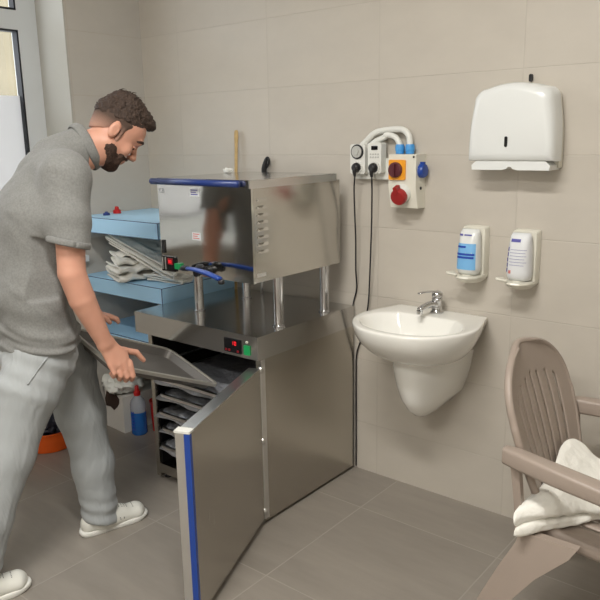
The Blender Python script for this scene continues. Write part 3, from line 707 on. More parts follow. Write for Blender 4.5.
# ------------------------------------------------------------------ paper towel dispenser
disp=empty('paper_towel_dispenser',(-1.012,0,1.53),0,'large white paper towel dispenser on the tiled wall above the soap dispensers','dispenser')
def dring(y,w0,w1,z0,z1,r,bul=0,n=6):
    """outline in x,z: bottom width w0, top width w1, arched top"""
    pts=[]
    zt=z1
    P=[(-w0/2,z0),(w0/2,z0)]
    for k in range(1,8): 
        t=k/8; P.append((w0/2+(w1-w0)/2*t+bul*math.sin(math.pi*t),z0+(zt-r-z0)*t))
    for k in range(n+1):
        a=math.pi/2*k/n; P.append((w1/2-r+r*math.cos(a),zt-r+r*math.sin(a)+0))
    for k in range(1,8):
        x=(w1/2-r)*(1-k/4); P.append((x,zt+.016*(1-(x/(w1/2-r))**2)))
    for k in range(n+1):
        a=math.pi/2+math.pi/2*k/n; P.append((-w1/2+r+r*math.cos(a),zt-r+r*math.sin(a)))
    for k in range(7,0,-1):
        t=k/8; P.append((-(w0/2+(w1-w0)/2*t+bul*math.sin(math.pi*t)),z0+(zt-r-z0)*t))
    return [(x,y,z) for x,z in P]
def shells(bm,S): rings(bm,[dring(*s) for s in S])
bm=bmesh.new(); shells(bm,[(-.001,.300,.272,-.138,.132,.036,.006),(-.03,.302,.278,-.138,.136,.038,.006),(-.034,.298,.274,-.136,.134,.038,.006)])
bobj('back_housing',bm,M['ivory'],disp,autosm=True)
bm=bmesh.new(); shells(bm,[(-.0345,.312,.286,-.114,.138,.040,.006),(-.085,.312,.282,-.114,.137,.044,.006),(-.107,.304,.272,-.110,.131,.044,.006),(-.117,.288,.252,-.098,.121,.042,.006),(-.121,.262,.224,-.088,.108,.038,.006)])
cov=bobj('front_cover',bm,M['white_plastic'],disp,autosm=True)
pts=[(-.148,-.144),(-.03,-.144),(-.012,-.140),(-.006,-.133),(.006,-.133),(.012,-.140),(.03,-.144),(.148,-.144),(.150,-.128),(.132,-.112),(.07,-.102),(0,-.098),(-.07,-.102),(-.132,-.112),(-.150,-.128)]
bm=bmesh.new(); prism(bm,[(x*.955,z) for x,z in pts],-.002,-.102,'y'); bobj('paper_slot_lip',bm,M['white_plastic'],disp,bevel=.004,autosm=True)
bm=bmesh.new(); prism(bm,rrect(.011,.036,.005,4,-.008,-.046),-.1235,-.118,'y'); bobj('level_window',bm,M['black_panel'],disp)
bm=bmesh.new(); prism(bm,rrect(.012,.026,.0055,4,.012,.170),-.012,-.0005,'y'); t=bobj('wall_clip',bm,M['black'],None,bevel=.002)
t.location=(-1.0,0,1.53); tag(t,'tiny dark clip on the wall just above the paper towel dispenser','clip')

# ------------------------------------------------------------------ soap dispensers
def soap(x,z,label,kind):
    t=empty('soap_dispenser',(x,0,z),0,label,'dispenser','soap dispensers on the wall')
    bm=bmesh.new()
    S=[(-.001,.094,.10),(-.035,.092,.099),(-.040,.088,.096)]
    R=[[(px,y,pz) for px,pz in rrect(w,2*h,.010,3)] for y,w,h in S]; rings(bm,R)
    bobj('wall_housing',bm,M['ivory'],t,autosm=True)
    # bottle: tapered bag-like shape, printed strips wrap its front
    PB=((-.078,.076,.034),(-.06,.090,.046),(0,.086,.044),(.055,.080,.036),(.080,.076,.026),(.092,.066,.014))
    def bp(a,z_,o=0):
        z_=min(max(z_,-.078),.092)
        for (z0,w0,d0),(z1,w1,d1) in zip(PB,PB[1:]):
            if z0<=z_<=z1: t2=(z_-z0)/(z1-z0); w=w0+(w1-w0)*t2; d=d0+(d1-d0)*t2; break
        sg=lambda q,e: math.copysign(abs(q)**e,q)
        return (-.004+(w/2+o)*sg(math.cos(a),.6), -.055+(d+o)*sg(math.sin(a),.8)*(1 if math.sin(a)<0 else .4), z_)
    bm=bmesh.new(); zs=[-.078+.17*k/16 for k in range(17)]
    rings(bm,[[bp(2*math.pi*k/32,z_) for k in range(32)] for z_ in zs]); bobj('bottle',bm,M['label_white'] if kind else M['white_plastic'],t,smooth=True)
    def wrap(n,a0,a1,z0,z1,m,o=.0008):
        bm=bmesh.new()
        if not isinstance(z0,(list,tuple)): z0,z1,a0,a1=[z0],[z1],[a0],[a1]
        for A0,A1,Z0,Z1 in zip(a0,a1,z0,z1):
            G=[[bm.verts.new(bp(math.radians(A0+(A1-A0)*i/6),Z0+(Z1-Z0)*j/4,o)) for j in range(5)] for i in range(7)]
            for i in range(6):
                for j in range(4): bm.faces.new((G[i][j],G[i+1][j],G[i+1][j+1],G[i][j+1]))
        return bobj(n,bm,m,t,smooth=True)
    if kind==0:
        wrap('label_panel',205,318,-.058,.040,M['label_lblue'])
        wrap('label_print',[215,215,225],[270,310,305],[.024,-.004,-.016],[.031,.004,-.008],M['label_blue'],.0016)
        wrap('brand_print',[212,262],[255,285],[.068,.069],[.075,.074],M['label_purple'],.0016)
    else:
        wrap('label_print',[216]*5+[240],[234]*5+[275],[-.048+k*.019 for k in range(5)]+[.062],[-.034+k*.019 for k in range(5)]+[.073],M['label_purple'],.0012)
        wrap('small_print',[246]*6,[312,304,310,300,312,296],[.034-k*.011 for k in range(6)],[.0352-k*.011 for k in range(6)],M['label_purple'],.0012)
        wrap('red_mark',[244],[258],[-.052],[-.040],M['label_red'],.0012)
    # pump and lever
    bm=bmesh.new(); lathe(bm,[(.014,-.112),(.026,-.104),(.030,-.092),(.022,-.079)],(-.004,-.068,0),20); bobj('pump_head',bm,M['ivory'],t,smooth=True)
    bm=bmesh.new(); R=[]
    base=[(-.047,-.004),(.047,-.004),(.050,-.05),(.042,-.095),(.020,-.122),(-.010,-.128),(-.036,-.112),(-.050,-.06)]
    for z_,g in ((-.112,.62),(-.104,.82),(-.096,.95),(-.088,1.0),(-.082,.97)): R.append([(x_*g,-.004+(y_+.004)*g,z_) for x_,y_ in base])
    rings(bm,R); o=bobj('drip_lever',bm,M['ivory'],t,bevel=.002,autosm=True)
    bm=bmesh.new(); tube(bm,[(-.030,-.112,-.078),(-.060,-.122,-.072),(-.056,-.085,-.076)],.009,seg=10,ell=.6); bobj('lever_tip',bm,M['ivory'],t,smooth=True)
soap(-1.165,1.072,'white wall soap dispenser with a light blue label, nearer the corner','' and 0 or 0)
soap(-.967,1.070,'white wall hand sanitiser dispenser with a white label and vertical purple lettering',1)

# ------------------------------------------------------------------ sockets, timers, plugs, cords
def plate(name,x,z,w,h,y0,y1,mat_,par,r=.006):
    bm=bmesh.new(); prism(bm,rrect(w,h,r,3,x,z),y0,y1,'y'); return bobj(name,bm,mat_,par,bevel=.0025,autosm=True)
def disc(bm,x,z,y0,y1,r,n=24): prism(bm,circ(r,n,x,z),y0,y1,'y')
t=empty('wall_socket',(-1.60,0,1.40),0,'white double wall socket carrying the two plug-in timers, left of the industrial socket box','socket')
plate('socket_plate',-.075,-.02,.10,.085,-.001,-.024,M['white_matt'],t)
plate('socket_plate',.030,-.02,.10,.085,-.001,-.024,M['white_matt'],t)
ti=empty('dial_timer',(-1.686,0,1.42),0,'white plug-in timer with a round dial, left of the digital timer','timer')
plate('timer_body',0,0,.074,.122,-.0245,-.058,M['white_matt'],ti,.010)
bm=bmesh.new(); disc(bm,0,.030,-.0582,-.063,.030); bobj('dial_ring',bm,M['black'],ti)
bm=bmesh.new(); disc(bm,0,.030,-.0632,-.067,.024); disc(bm,0,.030,-.067,-.072,.012); bobj('dial',bm,M['grey_plastic'],ti,autosm=True)
bm=bmesh.new()
R=[[(r*math.cos(a),y,-.034+r*math.sin(a)) for a in [2*math.pi*k/24 for k in range(24)]] for r,y in ((.026,-.0575),(.026,-.064),(.021,-.064),(.020,-.0578))]
rings(bm,R,cap=False); bobj('socket_rim',bm,M['white_matt'],ti,autosm=True)
td=empty('digital_timer',(-1.600,0,1.42),0,'white plug-in timer with a small grey display, right of the dial timer','timer')
plate('timer_body',0,.005,.064,.122,-.0245,-.062,M['white_matt'],td,.006)
plate('display',0,.045,.030,.016,-.0622,-.0635,M['black_panel'],td,.002)
for i in range(4):
    for j in range(2):
        bm=bmesh.new(); disc(bm,-.018+i*.012,.020-j*.012,-.0622,-.0645,.0035,10); bobj('button',bm,M['grey_plastic'],td)
bm=bmesh.new()
R=[[(r*math.cos(a),y,-.034+r*math.sin(a)) for a in [2*math.pi*k/24 for k in range(24)]] for r,y in ((.026,-.0615),(.026,-.068),(.021,-.068),(.020,-.0618))]
rings(bm,R,cap=False); bobj('socket_rim',bm,M['white_matt'],td,autosm=True)
def plugcord(x,z,y,cord,label,lab2):
    t=empty('power_plug',(x,y,z),0,label,'plug','black power plugs in the timers')
    bm=bmesh.new(); lathe(bm,[(.017,0),(.019,.004),(.019,.014),(.015,.022),(.008,.026)],(0,0,0),20,Matrix.Rotation(math.pi/2,4,'X')); 
    tube(bm,[(0,-.014,.004),(0,-.020,-.016),(0,-.018,-.036)],[.012,.009,.005],seg=10)
    bobj('plug_body',bm,M['black'],t,smooth=True)
    o=tubeo('cord',[(c[0]-x,c[1]-y,c[2]-z) for c in cord],.0034,M['black'],t,seg=8,n=6)
plugcord(-1.686,1.386,-.060,[(-1.686,-.078,1.35),(-1.695,-.070,1.30),(-1.706,-.05,1.20),(-1.704,-.045,1.08),(-1.714,-.030,.95),(-1.722,-.012,.86),(-1.742,-.008,.79),(-1.752,-.008,.70),(-1.752,-.008,.3),(-1.752,-.008,.012)],'black plug in the dial timer, its cord hanging behind the cabinet','')
plugcord(-1.600,1.386,-.064,[(-1.600,-.082,1.35),(-1.606,-.07,1.29),(-1.620,-.05,1.17),(-1.630,-.04,1.05),(-1.640,-.032,.93),(-1.652,-.022,.82),(-1.668,-.016,.74),(-1.695,-.012,.64),(-1.7225,-.010,.56),(-1.7275,-.008,.46),(-1.7275,-.008,.2),(-1.7275,-.008,.012)],'black plug in the digital timer, its cord swinging down beside the sink','')
# industrial socket box
bx=empty('socket_box',(-1.46,0,1.34),0,'grey industrial socket box with orange rotary switch and red and blue outlets','socket box')
bm=bmesh.new(); prism(bm,[(0.0,.100),(-.078,.100),(-.078,-.025),(-.060,-.110),(0,-.112)],-.062,.062,'x')
bobj('enclosure',bm,M['ivory'],bx,bevel=.005,autosm=True)
plate('switch_plate',-.020,.040,.075,.078,-.0785,-.086,M['orange'],bx,.006)
bm=bmesh.new(); lathe(bm,[(.030,0),(.030,.010),(.026,.014)],(0,0,0),24,Matrix.Translation((-.024,-.086,.040))@Matrix.Rotation(math.pi/2,4,'X')); box(bm,-.031,-.017,-.114,-.098,.016,.064)
bobj('rotary_knob',bm,M['knob'],bx,autosm=True)
Mx=Matrix.Translation((.002,-.066,-.048))@Matrix.Rotation(math.radians(112),4,'X')
bm=bmesh.new(); lathe(bm,[(.036,0),(.036,.020),(.032,.028)],(0,0,0),28,Mx); bobj('outlet_collar',bm,M['white_matt'],bx,autosm=True)
bm=bmesh.new(); lathe(bm,[(.031,.028),(.033,.030),(.033,.048),(.029,.055),(.012,.057)],(0,0,0),28,Mx); box(bm,-.008,.008,.020,.046,.030,.060,Mx); bobj('red_outlet_cover',bm,M['brick_red'],bx,autosm=True)
bm=bmesh.new(); lathe(bm,[(.028,0),(.028,.014),(.024,.020),(.008,.022)],(0,0,0),26,Matrix.Translation((.062,-.040,.036))@Matrix.Rotation(math.pi/2,4,'Y')); box(bm,.062,.079,-.046,-.034,.058,.070)
bobj('blue_outlet_cover',bm,M['blue'],bx,autosm=True)
bm=bmesh.new(); lathe(bm,[(.006,0),(.006,.003)],(0,0,0),14,Matrix.Translation((.062,-.040,-.032))@Matrix.Rotation(math.pi/2,4,'Y')); bobj('screw',bm,M['black'],bx)
bm=bmesh.new(); disc(bm,.052,.090,-.0785,-.0805,.004,12); bobj('screw',bm,M['black'],bx)
for (x,lab,rr,top,lft,zl) in ((-.040,'front white conduit curving from the timers down into the socket box',.0115,.176,-.20,.128),(0.005,'rear taller white conduit arching over into the socket box',.0125,.198,-.235,.138)):
    t=empty('conduit',(-1.46,0,1.34),0,lab,'conduit','white conduits above the socket box')
    y=-.030 if x<0 else -.028
    tubeo('conduit_pipe',[(lft,y+.005,zl-.010),(lft+.04,y,zl+.020),(lft+.085,y,top-.010),(x-.062,y,top-.001),(x-.026,y,top-.008),(x-.005,y,top-.030),(x,y,.130)],rr,M['white_matt'],t,seg=14,n=8)
    bm=bmesh.new(); lathe(bm,[(.017,.101),(.017,.112),(.019,.113),(.019,.128),(.016,.138)],(x,y,0),16); bobj('conduit_gland',bm,M['sky_blue'],t,autosm=True)

# ------------------------------------------------------------------ resin armchair
ch=empty('resin_armchair',(-.49,-.475,0),0.0,'taupe plastic garden armchair with slatted back, by the tiled wall','chair')
# local frame: +x is the way the chair faces, y across, z up
def back_pt(u,v):
    """u -1..1 across, v 0..1 up: point on the backrest sheet"""
    z=.40+.49*v
    w=.150+.075*math.sin(min(v,.62)/.62*math.pi/2) if v<.62 else .225*math.sqrt(max(0,1-((v-.62)/.38)**2.4))
    x=-.130-.115*v-.035*v*v -.03*(1-u*u)*.9+.0
    return Vector((x,u*w,z))
bm=bmesh.new(); NU,NV=66,60; G={}
slots=[(-.62,-.585),(-.40,-.365),(-.165,-.13),(.13,.165),(.365,.40),(.585,.62)]
def in_slot(u,v):
    au=abs(u); vt=.80-.16*u*u-.0
    if not(.10+.10*abs(u)<v<vt+.0): return False
    for k in (-.66,-.44,-.22,0.0,.22,.44,.66):
        if abs(u-k)<.030: return True
    return False
for j in range(NV+1):
    v=j/NV*.985
    for i in range(NU+1):
        u=-1+2*i/NU; G[i,j]=bm.verts.new(back_pt(u,v))
for j in range(NV):
    for i in range(NU):
        u=-1+2*(i+.5)/NU; v=(j+.5)/NV*.985
        if in_slot(u,v): continue
        bm.faces.new((G[i,j],G[i+1,j],G[i+1,j+1],G[i,j+1]))
for v_ in [v_ for v_ in bm.verts if not v_.link_faces]: bm.verts.remove(v_)
bk=bobj('backrest',bm,M['taupe'],ch,smooth=True); add_mod(bk,'SOLIDIFY',thickness=.007,offset=0)
def rim_pt(w,z):
    v=(z-.40)/.49; u=0 if w==0 else 1.0
    hw=.150+.075*math.sin(min(v,.62)/.62*math.pi/2) if v<.62 else .225*math.sqrt(max(0.0,1-((v-.62)/.38)**2.4))
    uu=min(1,abs(w)/max(hw,1e-4)); return Vector((-.130-.115*v-.035*v*v-.03*(1-uu*uu)*.9-.006,w,z))
bm=bmesh.new(); side_=[(.150+.075*math.sin(v/.62*math.pi/2),.40+.49*v) for v in [k/16*.60 for k in range(17)]]
arc=[]
for k in range(25):
    a=math.pi*k/24; arc.append((.222*math.cos(a),.40+.49*(.62+.365*max(math.sin(a),0)**(2/2.4))))
loop=[rim_pt(-w,z) for w,z in side_]+[rim_pt(-w,z) for w,z in arc]+[rim_pt(w,z) for w,z in side_[::-1]]
tube(bm,loop,.010,seg=8,n=2,ell=1.3,up=(1,0,0))
P=bobj('back_rim',bm,M['taupe'],ch,smooth=True)
# seat
bm=bmesh.new(); NX,NY=20,20; G={}
for i in range(NX+1):
    for j in range(NY+1):
        s=i/NX; t2=-1+2*j/NY
        x=-.145+.42*s; w=.185+.045*s
        z=.405+.012*s-.018*math.sin(math.pi*min(s*1.1,1))*(1-t2*t2)-(.03*(max(s-.85,0)/.15)**2)
        G[i,j]=bm.verts.new((x,w*t2,z))
for i in range(NX):
    for j in range(NY):
        if 3<=i<=13 and j%3==1 and 3<j<17: continue
        bm.faces.new((G[i,j],G[i+1,j],G[i+1,j+1],G[i,j+1]))
se=bobj('seat',bm,M['taupe'],ch,smooth=True); add_mod(se,'SOLIDIFY',thickness=.007,offset=-1)
bm=bmesh.new()
for sy in (-1,1): tube(bm,[(-.145,sy*.185,.392),(.0,sy*.200,.385),(.275,sy*.230,.385)],.012,seg=8,ell=2.0)
tube(bm,[(.272,-.23,.375),(.28,0,.368),(.272,.23,.375)],.012,seg=8,ell=2.2)
bobj('seat_apron',bm,M['taupe'],ch,smooth=True)
def strip(bm,P,W,T,side):
    """flat tapered member: P centre line, W widths (along x), T thickness (along y)"""
    R=[]
    for p,w,t2 in zip(P,W,T):
        R.append([(p[0]-w/2,p[1]-t2/2,p[2]),(p[0]+w/2,p[1]-t2/2,p[2]),(p[0]+w/2,p[1]+t2/2,p[2]),(p[0]-w/2,p[1]+t2/2,p[2])])
    rings(bm,R)
for sy in (-1,1):
    bm=bmesh.new(); strip(bm,[(-.325,sy*.275,0),(-.255,sy*.265,.14),(-.175,sy*.255,.28),(-.110,sy*.245,.37),(-.095,sy*.240,.405)],[.050,.072,.108,.150,.160],[.03,.03,.03,.028,.026],sy)
    strip(bm,[(-.178,sy*.240,.40),(-.188,sy*.245,.50),(-.200,sy*.250,.615)],[.026,.022,.026],[.022,.022,.022],sy)
    bobj('rear_leg',bm,M['taupe'],ch,bevel=.006,autosm=True)
    bm=bmesh.new(); strip(bm,[(.33,sy*.262,0),(.30,sy*.258,.2),(.265,sy*.250,.40),(.25,sy*.262,.585)],[.04,.055,.075,.05],[.03,.03,.03,.026],sy)
    bobj('front_leg',bm,M['taupe'],ch,bevel=.006,autosm=True)
    bm=bmesh.new(); R=[]
    for (x,y,z,w,h) in ((-.238,.240,.620,.036,.050),(-.19,.258,.624,.048,.052),(-.08,.282,.620,.056,.050),(.06,.295,.608,.060,.046),(.18,.292,.592,.060,.040),(.26,.285,.575,.052,.036),(.29,.280,.562,.03,.03)):
        R.append([(x,sy*y+px,z+pz) for px,pz in rrect(w,h,.010,3)])
    rings(bm,R); bobj('armrest',bm,M['taupe'],ch,autosm=True)

def towel_sheet(name,fn,nu,nv,mat_,th=.006,seed=0,amp=.006,lv=1):
    bm=bmesh.new(); G={}
    for i in range(nu+1):
        for j in range(nv+1): G[i,j]=bm.verts.new(fn(i/nu,j/nv))
    for i in range(nu):
        for j in range(nv): bm.faces.new((G[i,j],G[i+1,j],G[i+1,j+1],G[i,j+1]))
    o=bobj(name,bm,mat_,None,smooth=True)
    displace(o,lambda co: amp*vnoise(co,(14,14,14),seed)+amp*.5*vnoise(co,(34,34,34),seed+1))
    add_mod(o,'SOLIDIFY',thickness=th,offset=0); add_mod(o,'SUBSURF',levels=lv,render_levels=lv)
    return o
# towel on the chair
def plerp(P,s_):
    k=min(int(s_*(len(P)-1)),len(P)-2); return Vector(P[k]).lerp(Vector(P[k+1]),s_*(len(P)-1)-k)
near_=catmull([(-.672,-.770,0),(-.600,-.690,0),(-.545,-.585,0),(-.490,-.50,0),(-.42,-.42,0)],6)
far_=catmull([(-.650,-.640,.02),(-.655,-.50,.05),(-.645,-.375,.115),(-.560,-.345,.065),(-.47,-.32,.03)],6)
prof_=catmull([(.55,.006,0),(.05,.008,0),(-.02,.018,0),(.05,.030,0),(.50,.031,0),(.08,.036,0),(-.03,.050,0),(.04,.068,0),(.3,.074,0),(.7,.066,0),(1,.06,0)],5)
def tw_fn(a,b):
    f,z,_=plerp(prof_,b); P0=plerp(near_,a); P1=plerp(far_,a); q=P0+(P1-P0)*f
    q.z=.402+z*(1+.35*math.sin(a*7))+P1.z*max(f,0)**1.6; q.x+=.006*math.sin(a*16+b*5); return q
t=towel_sheet('chair_towel',tw_fn,36,50,M['towel'],seed=21,amp=.0035)
tag(t,'white towel folded over loosely on the seat of the taupe armchair','towel')

# ------------------------------------------------------------------ signed distance modelling for the figure
class SDF:
    def __init__(s,lo,hi,vox):
        s.lo=np.array(lo,float); s.v=vox; s.n=np.ceil((np.array(hi)-s.lo)/vox).astype(int)+1
        s.a=np.full(s.n,1.0,np.float32); s.ax=[(s.lo[i]+vox*np.arange(s.n[i])).astype(np.float32) for i in range(3)]
    def region(s,lo,hi):
        i0=np.clip(np.floor((np.array(lo)-s.lo)/s.v).astype(int),0,s.n); i1=np.clip(np.ceil((np.array(hi)-s.lo)/s.v).astype(int)+1,0,s.n)
        return tuple(slice(a,b) for a,b in zip(i0,i1))
    def apply(s,reg,d,k,op):
        a=s.a[reg]
        if op=='sub': d=-d; 
        if op=='add':
            if k>0:
                h=np.clip(.5+.5*(a-d)/k,0,1); s.a[reg]=a*(1-h)+d*h-k*h*(1-h)
            else: s.a[reg]=np.minimum(a,d)
        else:
            if k>0:
                h=np.clip(.5-.5*(a-d)/k,0,1); s.a[reg]=a*(1-h)+d*h+k*h*(1-h)
            else: s.a[reg]=np.maximum(a,d)
    def cap(s,A,B,r1,r2,k=.02,side=None,e1=None,e2=None,op='add'):
        """tapered capsule; with side: r = half width along side, e = half thickness across"""
        A=np.array(A,float);B=np.array(B,float); e1=r1 if e1 is None else e1; e2=r2 if e2 is None else e2
        R=max(r1,r2,e1,e2)+k+3*s.v
        reg=s.region(np.minimum(A,B)-R,np.maximum(A,B)+R)
        X,Y,Z=np.meshgrid(*[s.ax[i][reg[i]] for i in range(3)],indexing='ij',sparse=True)
        D=B-A; L=max(np.linalg.norm(D),1e-6); T=D/L
        px,py,pz=X-A[0],Y-A[1],Z-A[2]
        l=px*T[0]+py*T[1]+pz*T[2]; t=np.clip(l/L,0,1); ov=l-t*L
        r=r1+(r2-r1)*t; e=e1+(e2-e1)*t
        if side is None:
            q2=px*px+py*py+pz*pz-l*l
            d=np.sqrt(np.maximum(q2,0)+ov*ov)-r
        else:
            S=np.array(side,float); S=S-T*(S@T); S/=np.linalg.norm(S); Q=np.cross(T,S)
            u=px*S[0]+py*S[1]+pz*S[2]; w=px*Q[0]+py*Q[1]+pz*Q[2]
            m=np.minimum(r,e); d=(np.sqrt((u/r)**2+(w/e)**2+(ov/m)**2)-1)*m
        s.apply(reg,d.astype(np.float32),k,op)
    def ell(s,C,R,rot=None,k=.02,op='add'):
        """ellipsoid with radii R along the columns of rot"""
        C=np.array(C,float);R=np.array(R,float); rot=np.eye(3) if rot is None else np.array(rot,float)
        m=max(R)+k+3*s.v; reg=s.region(C-m,C+m)
        X,Y,Z=np.meshgrid(*[s.ax[i][reg[i]] for i in range(3)],indexing='ij',sparse=True)
        p=[X-C[0],Y-C[1],Z-C[2]]
        q=[sum(p[i]*rot[i,j] for i in range(3))/R[j] for j in range(3)]
        n0=np.sqrt(q[0]**2+q[1]**2+q[2]**2); n1=np.sqrt((q[0]/R[0])**2+(q[1]/R[1])**2+(q[2]/R[2])**2)+1e-6
        s.apply(reg,(n0*(n0-1)/n1).astype(np.float32),k,op)
    def plane(s,P,N,k=0):
        """cut away the side N points to"""
        N=np.array(N,float);N/=np.linalg.norm(N)
        X,Y,Z=np.meshgrid(*s.ax,indexing='ij',sparse=True)
        d=((X-P[0])*N[0]+(Y-P[1])*N[1]+(Z-P[2])*N[2]).astype(np.float32)
        s.apply((slice(None),)*3,-d,k,'sub')
    def mesh(s):
        a=s.a; neg=a<0; n=a.shape
        c=[neg[i:n[0]-1+i,j:n[1]-1+j,k:n[2]-1+k] for i in (0,1) for j in (0,1) for k in (0,1)]
        cnt=sum(x.astype(np.int8) for x in c); act=(cnt>0)&(cnt<8); idx=np.argwhere(act)
        vid=-np.ones(act.shape,np.int32); vid[act]=np.arange(len(idx))
        acc=np.zeros((len(idx),3)); num=np.zeros(len(idx))
        corners=[(i,j,k) for i in (0,1) for j in (0,1) for k in (0,1)]
        vals={cc:a[idx[:,0]+cc[0],idx[:,1]+cc[1],idx[:,2]+cc[2]] for cc in corners}
        for c0 in corners:
            for ax in range(3):
                if c0[ax]==0:
                    c1=list(c0); c1[ax]=1; c1=tuple(c1); v0,v1=vals[c0],vals[c1]; m=(v0<0)!=(v1<0)
                    t=np.where(m,v0/np.where(v0-v1==0,1,v0-v1),0)
                    for x in range(3): acc[:,x]+=np.where(m,c0[x]+(t if x==ax else 0),0)
                    num+=m
        P=s.lo+(idx+acc/num[:,None])*s.v
        F=[]
        for ax in range(3):
            o1,o2=[(1,2),(2,0),(0,1)][ax]
            sl0=[slice(1,-1)]*3; sl1=[slice(1,-1)]*3; sl0[ax]=slice(0,-1); sl1[ax]=slice(1,None)
            A0=neg[tuple(sl0)]; A1=neg[tuple(sl1)]; E=np.argwhere(A0!=A1); flip=A0[tuple(E.T)]
            base=E.copy()
            for x in range(3):
                if x!=ax: base[:,x]+=1
            def V(d1,d2):
                b=base.copy(); b[:,o1]-=d1; b[:,o2]-=d2; return vid[b[:,0],b[:,1],b[:,2]]
            q=np.stack([V(1,1),V(0,1),V(0,0),V(1,0)],1)
            q[~flip]=q[~flip][:,::-1]; F.append(q)
        F=np.concatenate(F); F=F[(F>=0).all(1)]
        return P,F
def sdf_obj(name,S,mat_,parent,xf=None,smooth=2):
    P,F=S.mesh()
    # light relaxation
    for _ in range(smooth):
        acc=np.zeros_like(P); n=np.zeros(len(P))
        for a,b in ((0,1),(1,2),(2,3),(3,0)):
            np.add.at(acc,F[:,a],P[F[:,b]]); np.add.at(acc,F[:,b],P[F[:,a]]); np.add.at(n,F[:,a],1); np.add.at(n,F[:,b],1)
        P=P*.4+.6*acc/np.maximum(n,1)[:,None]
    if xf is not None: P=xf(P)
    me=bpy.data.meshes.new(name); me.vertices.add(len(P)); me.vertices.foreach_set('co',P.ravel())
    me.loops.add(F.size); me.loops.foreach_set('vertex_index',F.ravel().astype(np.int32))
    me.polygons.add(len(F)); me.polygons.foreach_set('loop_start',np.arange(0,F.size,4,dtype=np.int32)); me.polygons.foreach_set('loop_total',np.full(len(F),4,np.int32))
    me.update(calc_edges=True); me.validate()
    return link(name,me,mat_,parent,smooth=True)
# ------------------------------------------------------------------ the man
PC=np.array([-2.179,-1.176,0.0]); PR=np.array([.966,-.259,0]); PF=np.array([.259,.966,0])
def toworld(P): P=np.asarray(P,float); return PC+P[...,0:1]*PR+P[...,1:2]*PF+P[...,2:3]*np.array([0,0,1.0])
# head frame
HS=1.05; HY=math.radians(6); HT=math.radians(39)
h_s=np.array([math.cos(HY),-math.sin(HY),0]); fh=np.array([math.sin(HY),math.cos(HY),0])
h_f=fh*math.cos(HT)+np.array([0,0,-1])*math.sin(HT); h_u=fh*math.sin(HT)+np.array([0,0,1])*math.cos(HT)
HO=np.array([.0,.228,1.538]); HR=np.stack([h_s,h_f,h_u],1)
def H(s,u,v): return HO+HS*(h_s*s+h_f*u+h_u*v)
def hell(S,c,r,k=.012,op='add'): S.ell(H(*c),[x*HS for x in r],HR,k,op)
def hcap(S,a,b,r1,r2,k=.012,**q): S.cap(H(*a),H(*b),r1*HS,r2*HS,k,**q)
B=SDF((-.32,-.52,.0),(.34,.46,1.74),.0045)
# torso and legs under the clothes
for a,b,r1,r2,e1,e2 in (((0,-.09,.88),(0,-.105,1.05),.145,.14,.09,.09),((0,-.105,1.05),(0,-.05,1.28),.14,.155,.09,.095),((0,-.05,1.28),(0,.0,1.38),.155,.14,.095,.085)):
    B.cap(a,b,r1,r2,.03,side=(1,0,0),e1=e1,e2=e2)
for s in (-1,1): B.cap((0,.03,1.43),(s*.155,.0,1.405),.045,.05,.03)
B.cap((.09,-.10,.84),(.09,-.26,.48),.075,.05); B.cap((.09,-.26,.48),(.105,-.42,.09),.05,.035)
B.cap((-.09,-.05,.84),(-.09,.055,.50),.075,.05); B.cap((-.09,.055,.50),(-.085,.09,.09),.05,.035)
# neck
B.cap((0,.05,1.45),(.012,.195,1.512),.060,.055,.03)
B.cap((0,.06,1.44),(.02,.215,1.475),.045,.035,.03)
# head
hell(B,(0,.003,.045),(.076,.087,.081),.02)
hell(B,(0,.040,.040),(.063,.060,.06),.02)
hell(B,(0,.033,-.018),(.057,.050,.064),.02)
for s in (-1,1):
    hcap(B,(s*.050,.002,-.042),(s*.012,.048,-.084),.022,.020,.02)
    hell(B,(s*.038,.062,-.022),(.020,.018,.022),.015)
hell(B,(0,.056,-.084),(.024,.016,.018),.015)
hcap(B,(-.034,.084,.028),(.034,.084,.028),.014,.014,.012)
for s in (-1,1): hell(B,(s*.032,.100,.006),(.019,.013,.012),.008,'sub')
hcap(B,(0,.086,.022),(0,.108,-.024),.008,.0115,.008)
for s in (-1,1): hell(B,(s*.011,.099,-.028),(.009,.011,.008),.006)
hell(B,(0,.074,-.055),(.024,.014,.018),.008)
hcap(B,(-.016,.083,-.051),(.016,.083,-.051),.006,.006,.004)
hcap(B,(-.014,.080,-.062),(.014,.080,-.062),.0065,.0065,.004)
for s in (-1,1):
    B.ell(H(s*.077,-.014,.002),[.0085*HS,.018*HS,.030*HS],HR@np.array([[math.cos(.25*s),0,math.sin(.0)],[0,1,0],[0,0,1]]),.006)
    hell(B,(s*.0905,-.010,.004),(.011,.0105,.019),.002,'sub')
    hcap(B,(s*.080,-.013,.016),(s*.080,-.011,-.004),.0035,.0035,.002)
# right arm
B.cap((.185,.0,1.405),(.220,-.024,1.10),.050,.044,.02)
B.cap((.220,-.024,1.10),(.218,.002,1.01),.044,.043,.004)
B.cap((.218,.002,1.01),(.207,.068,.850),.043,.028,.004)
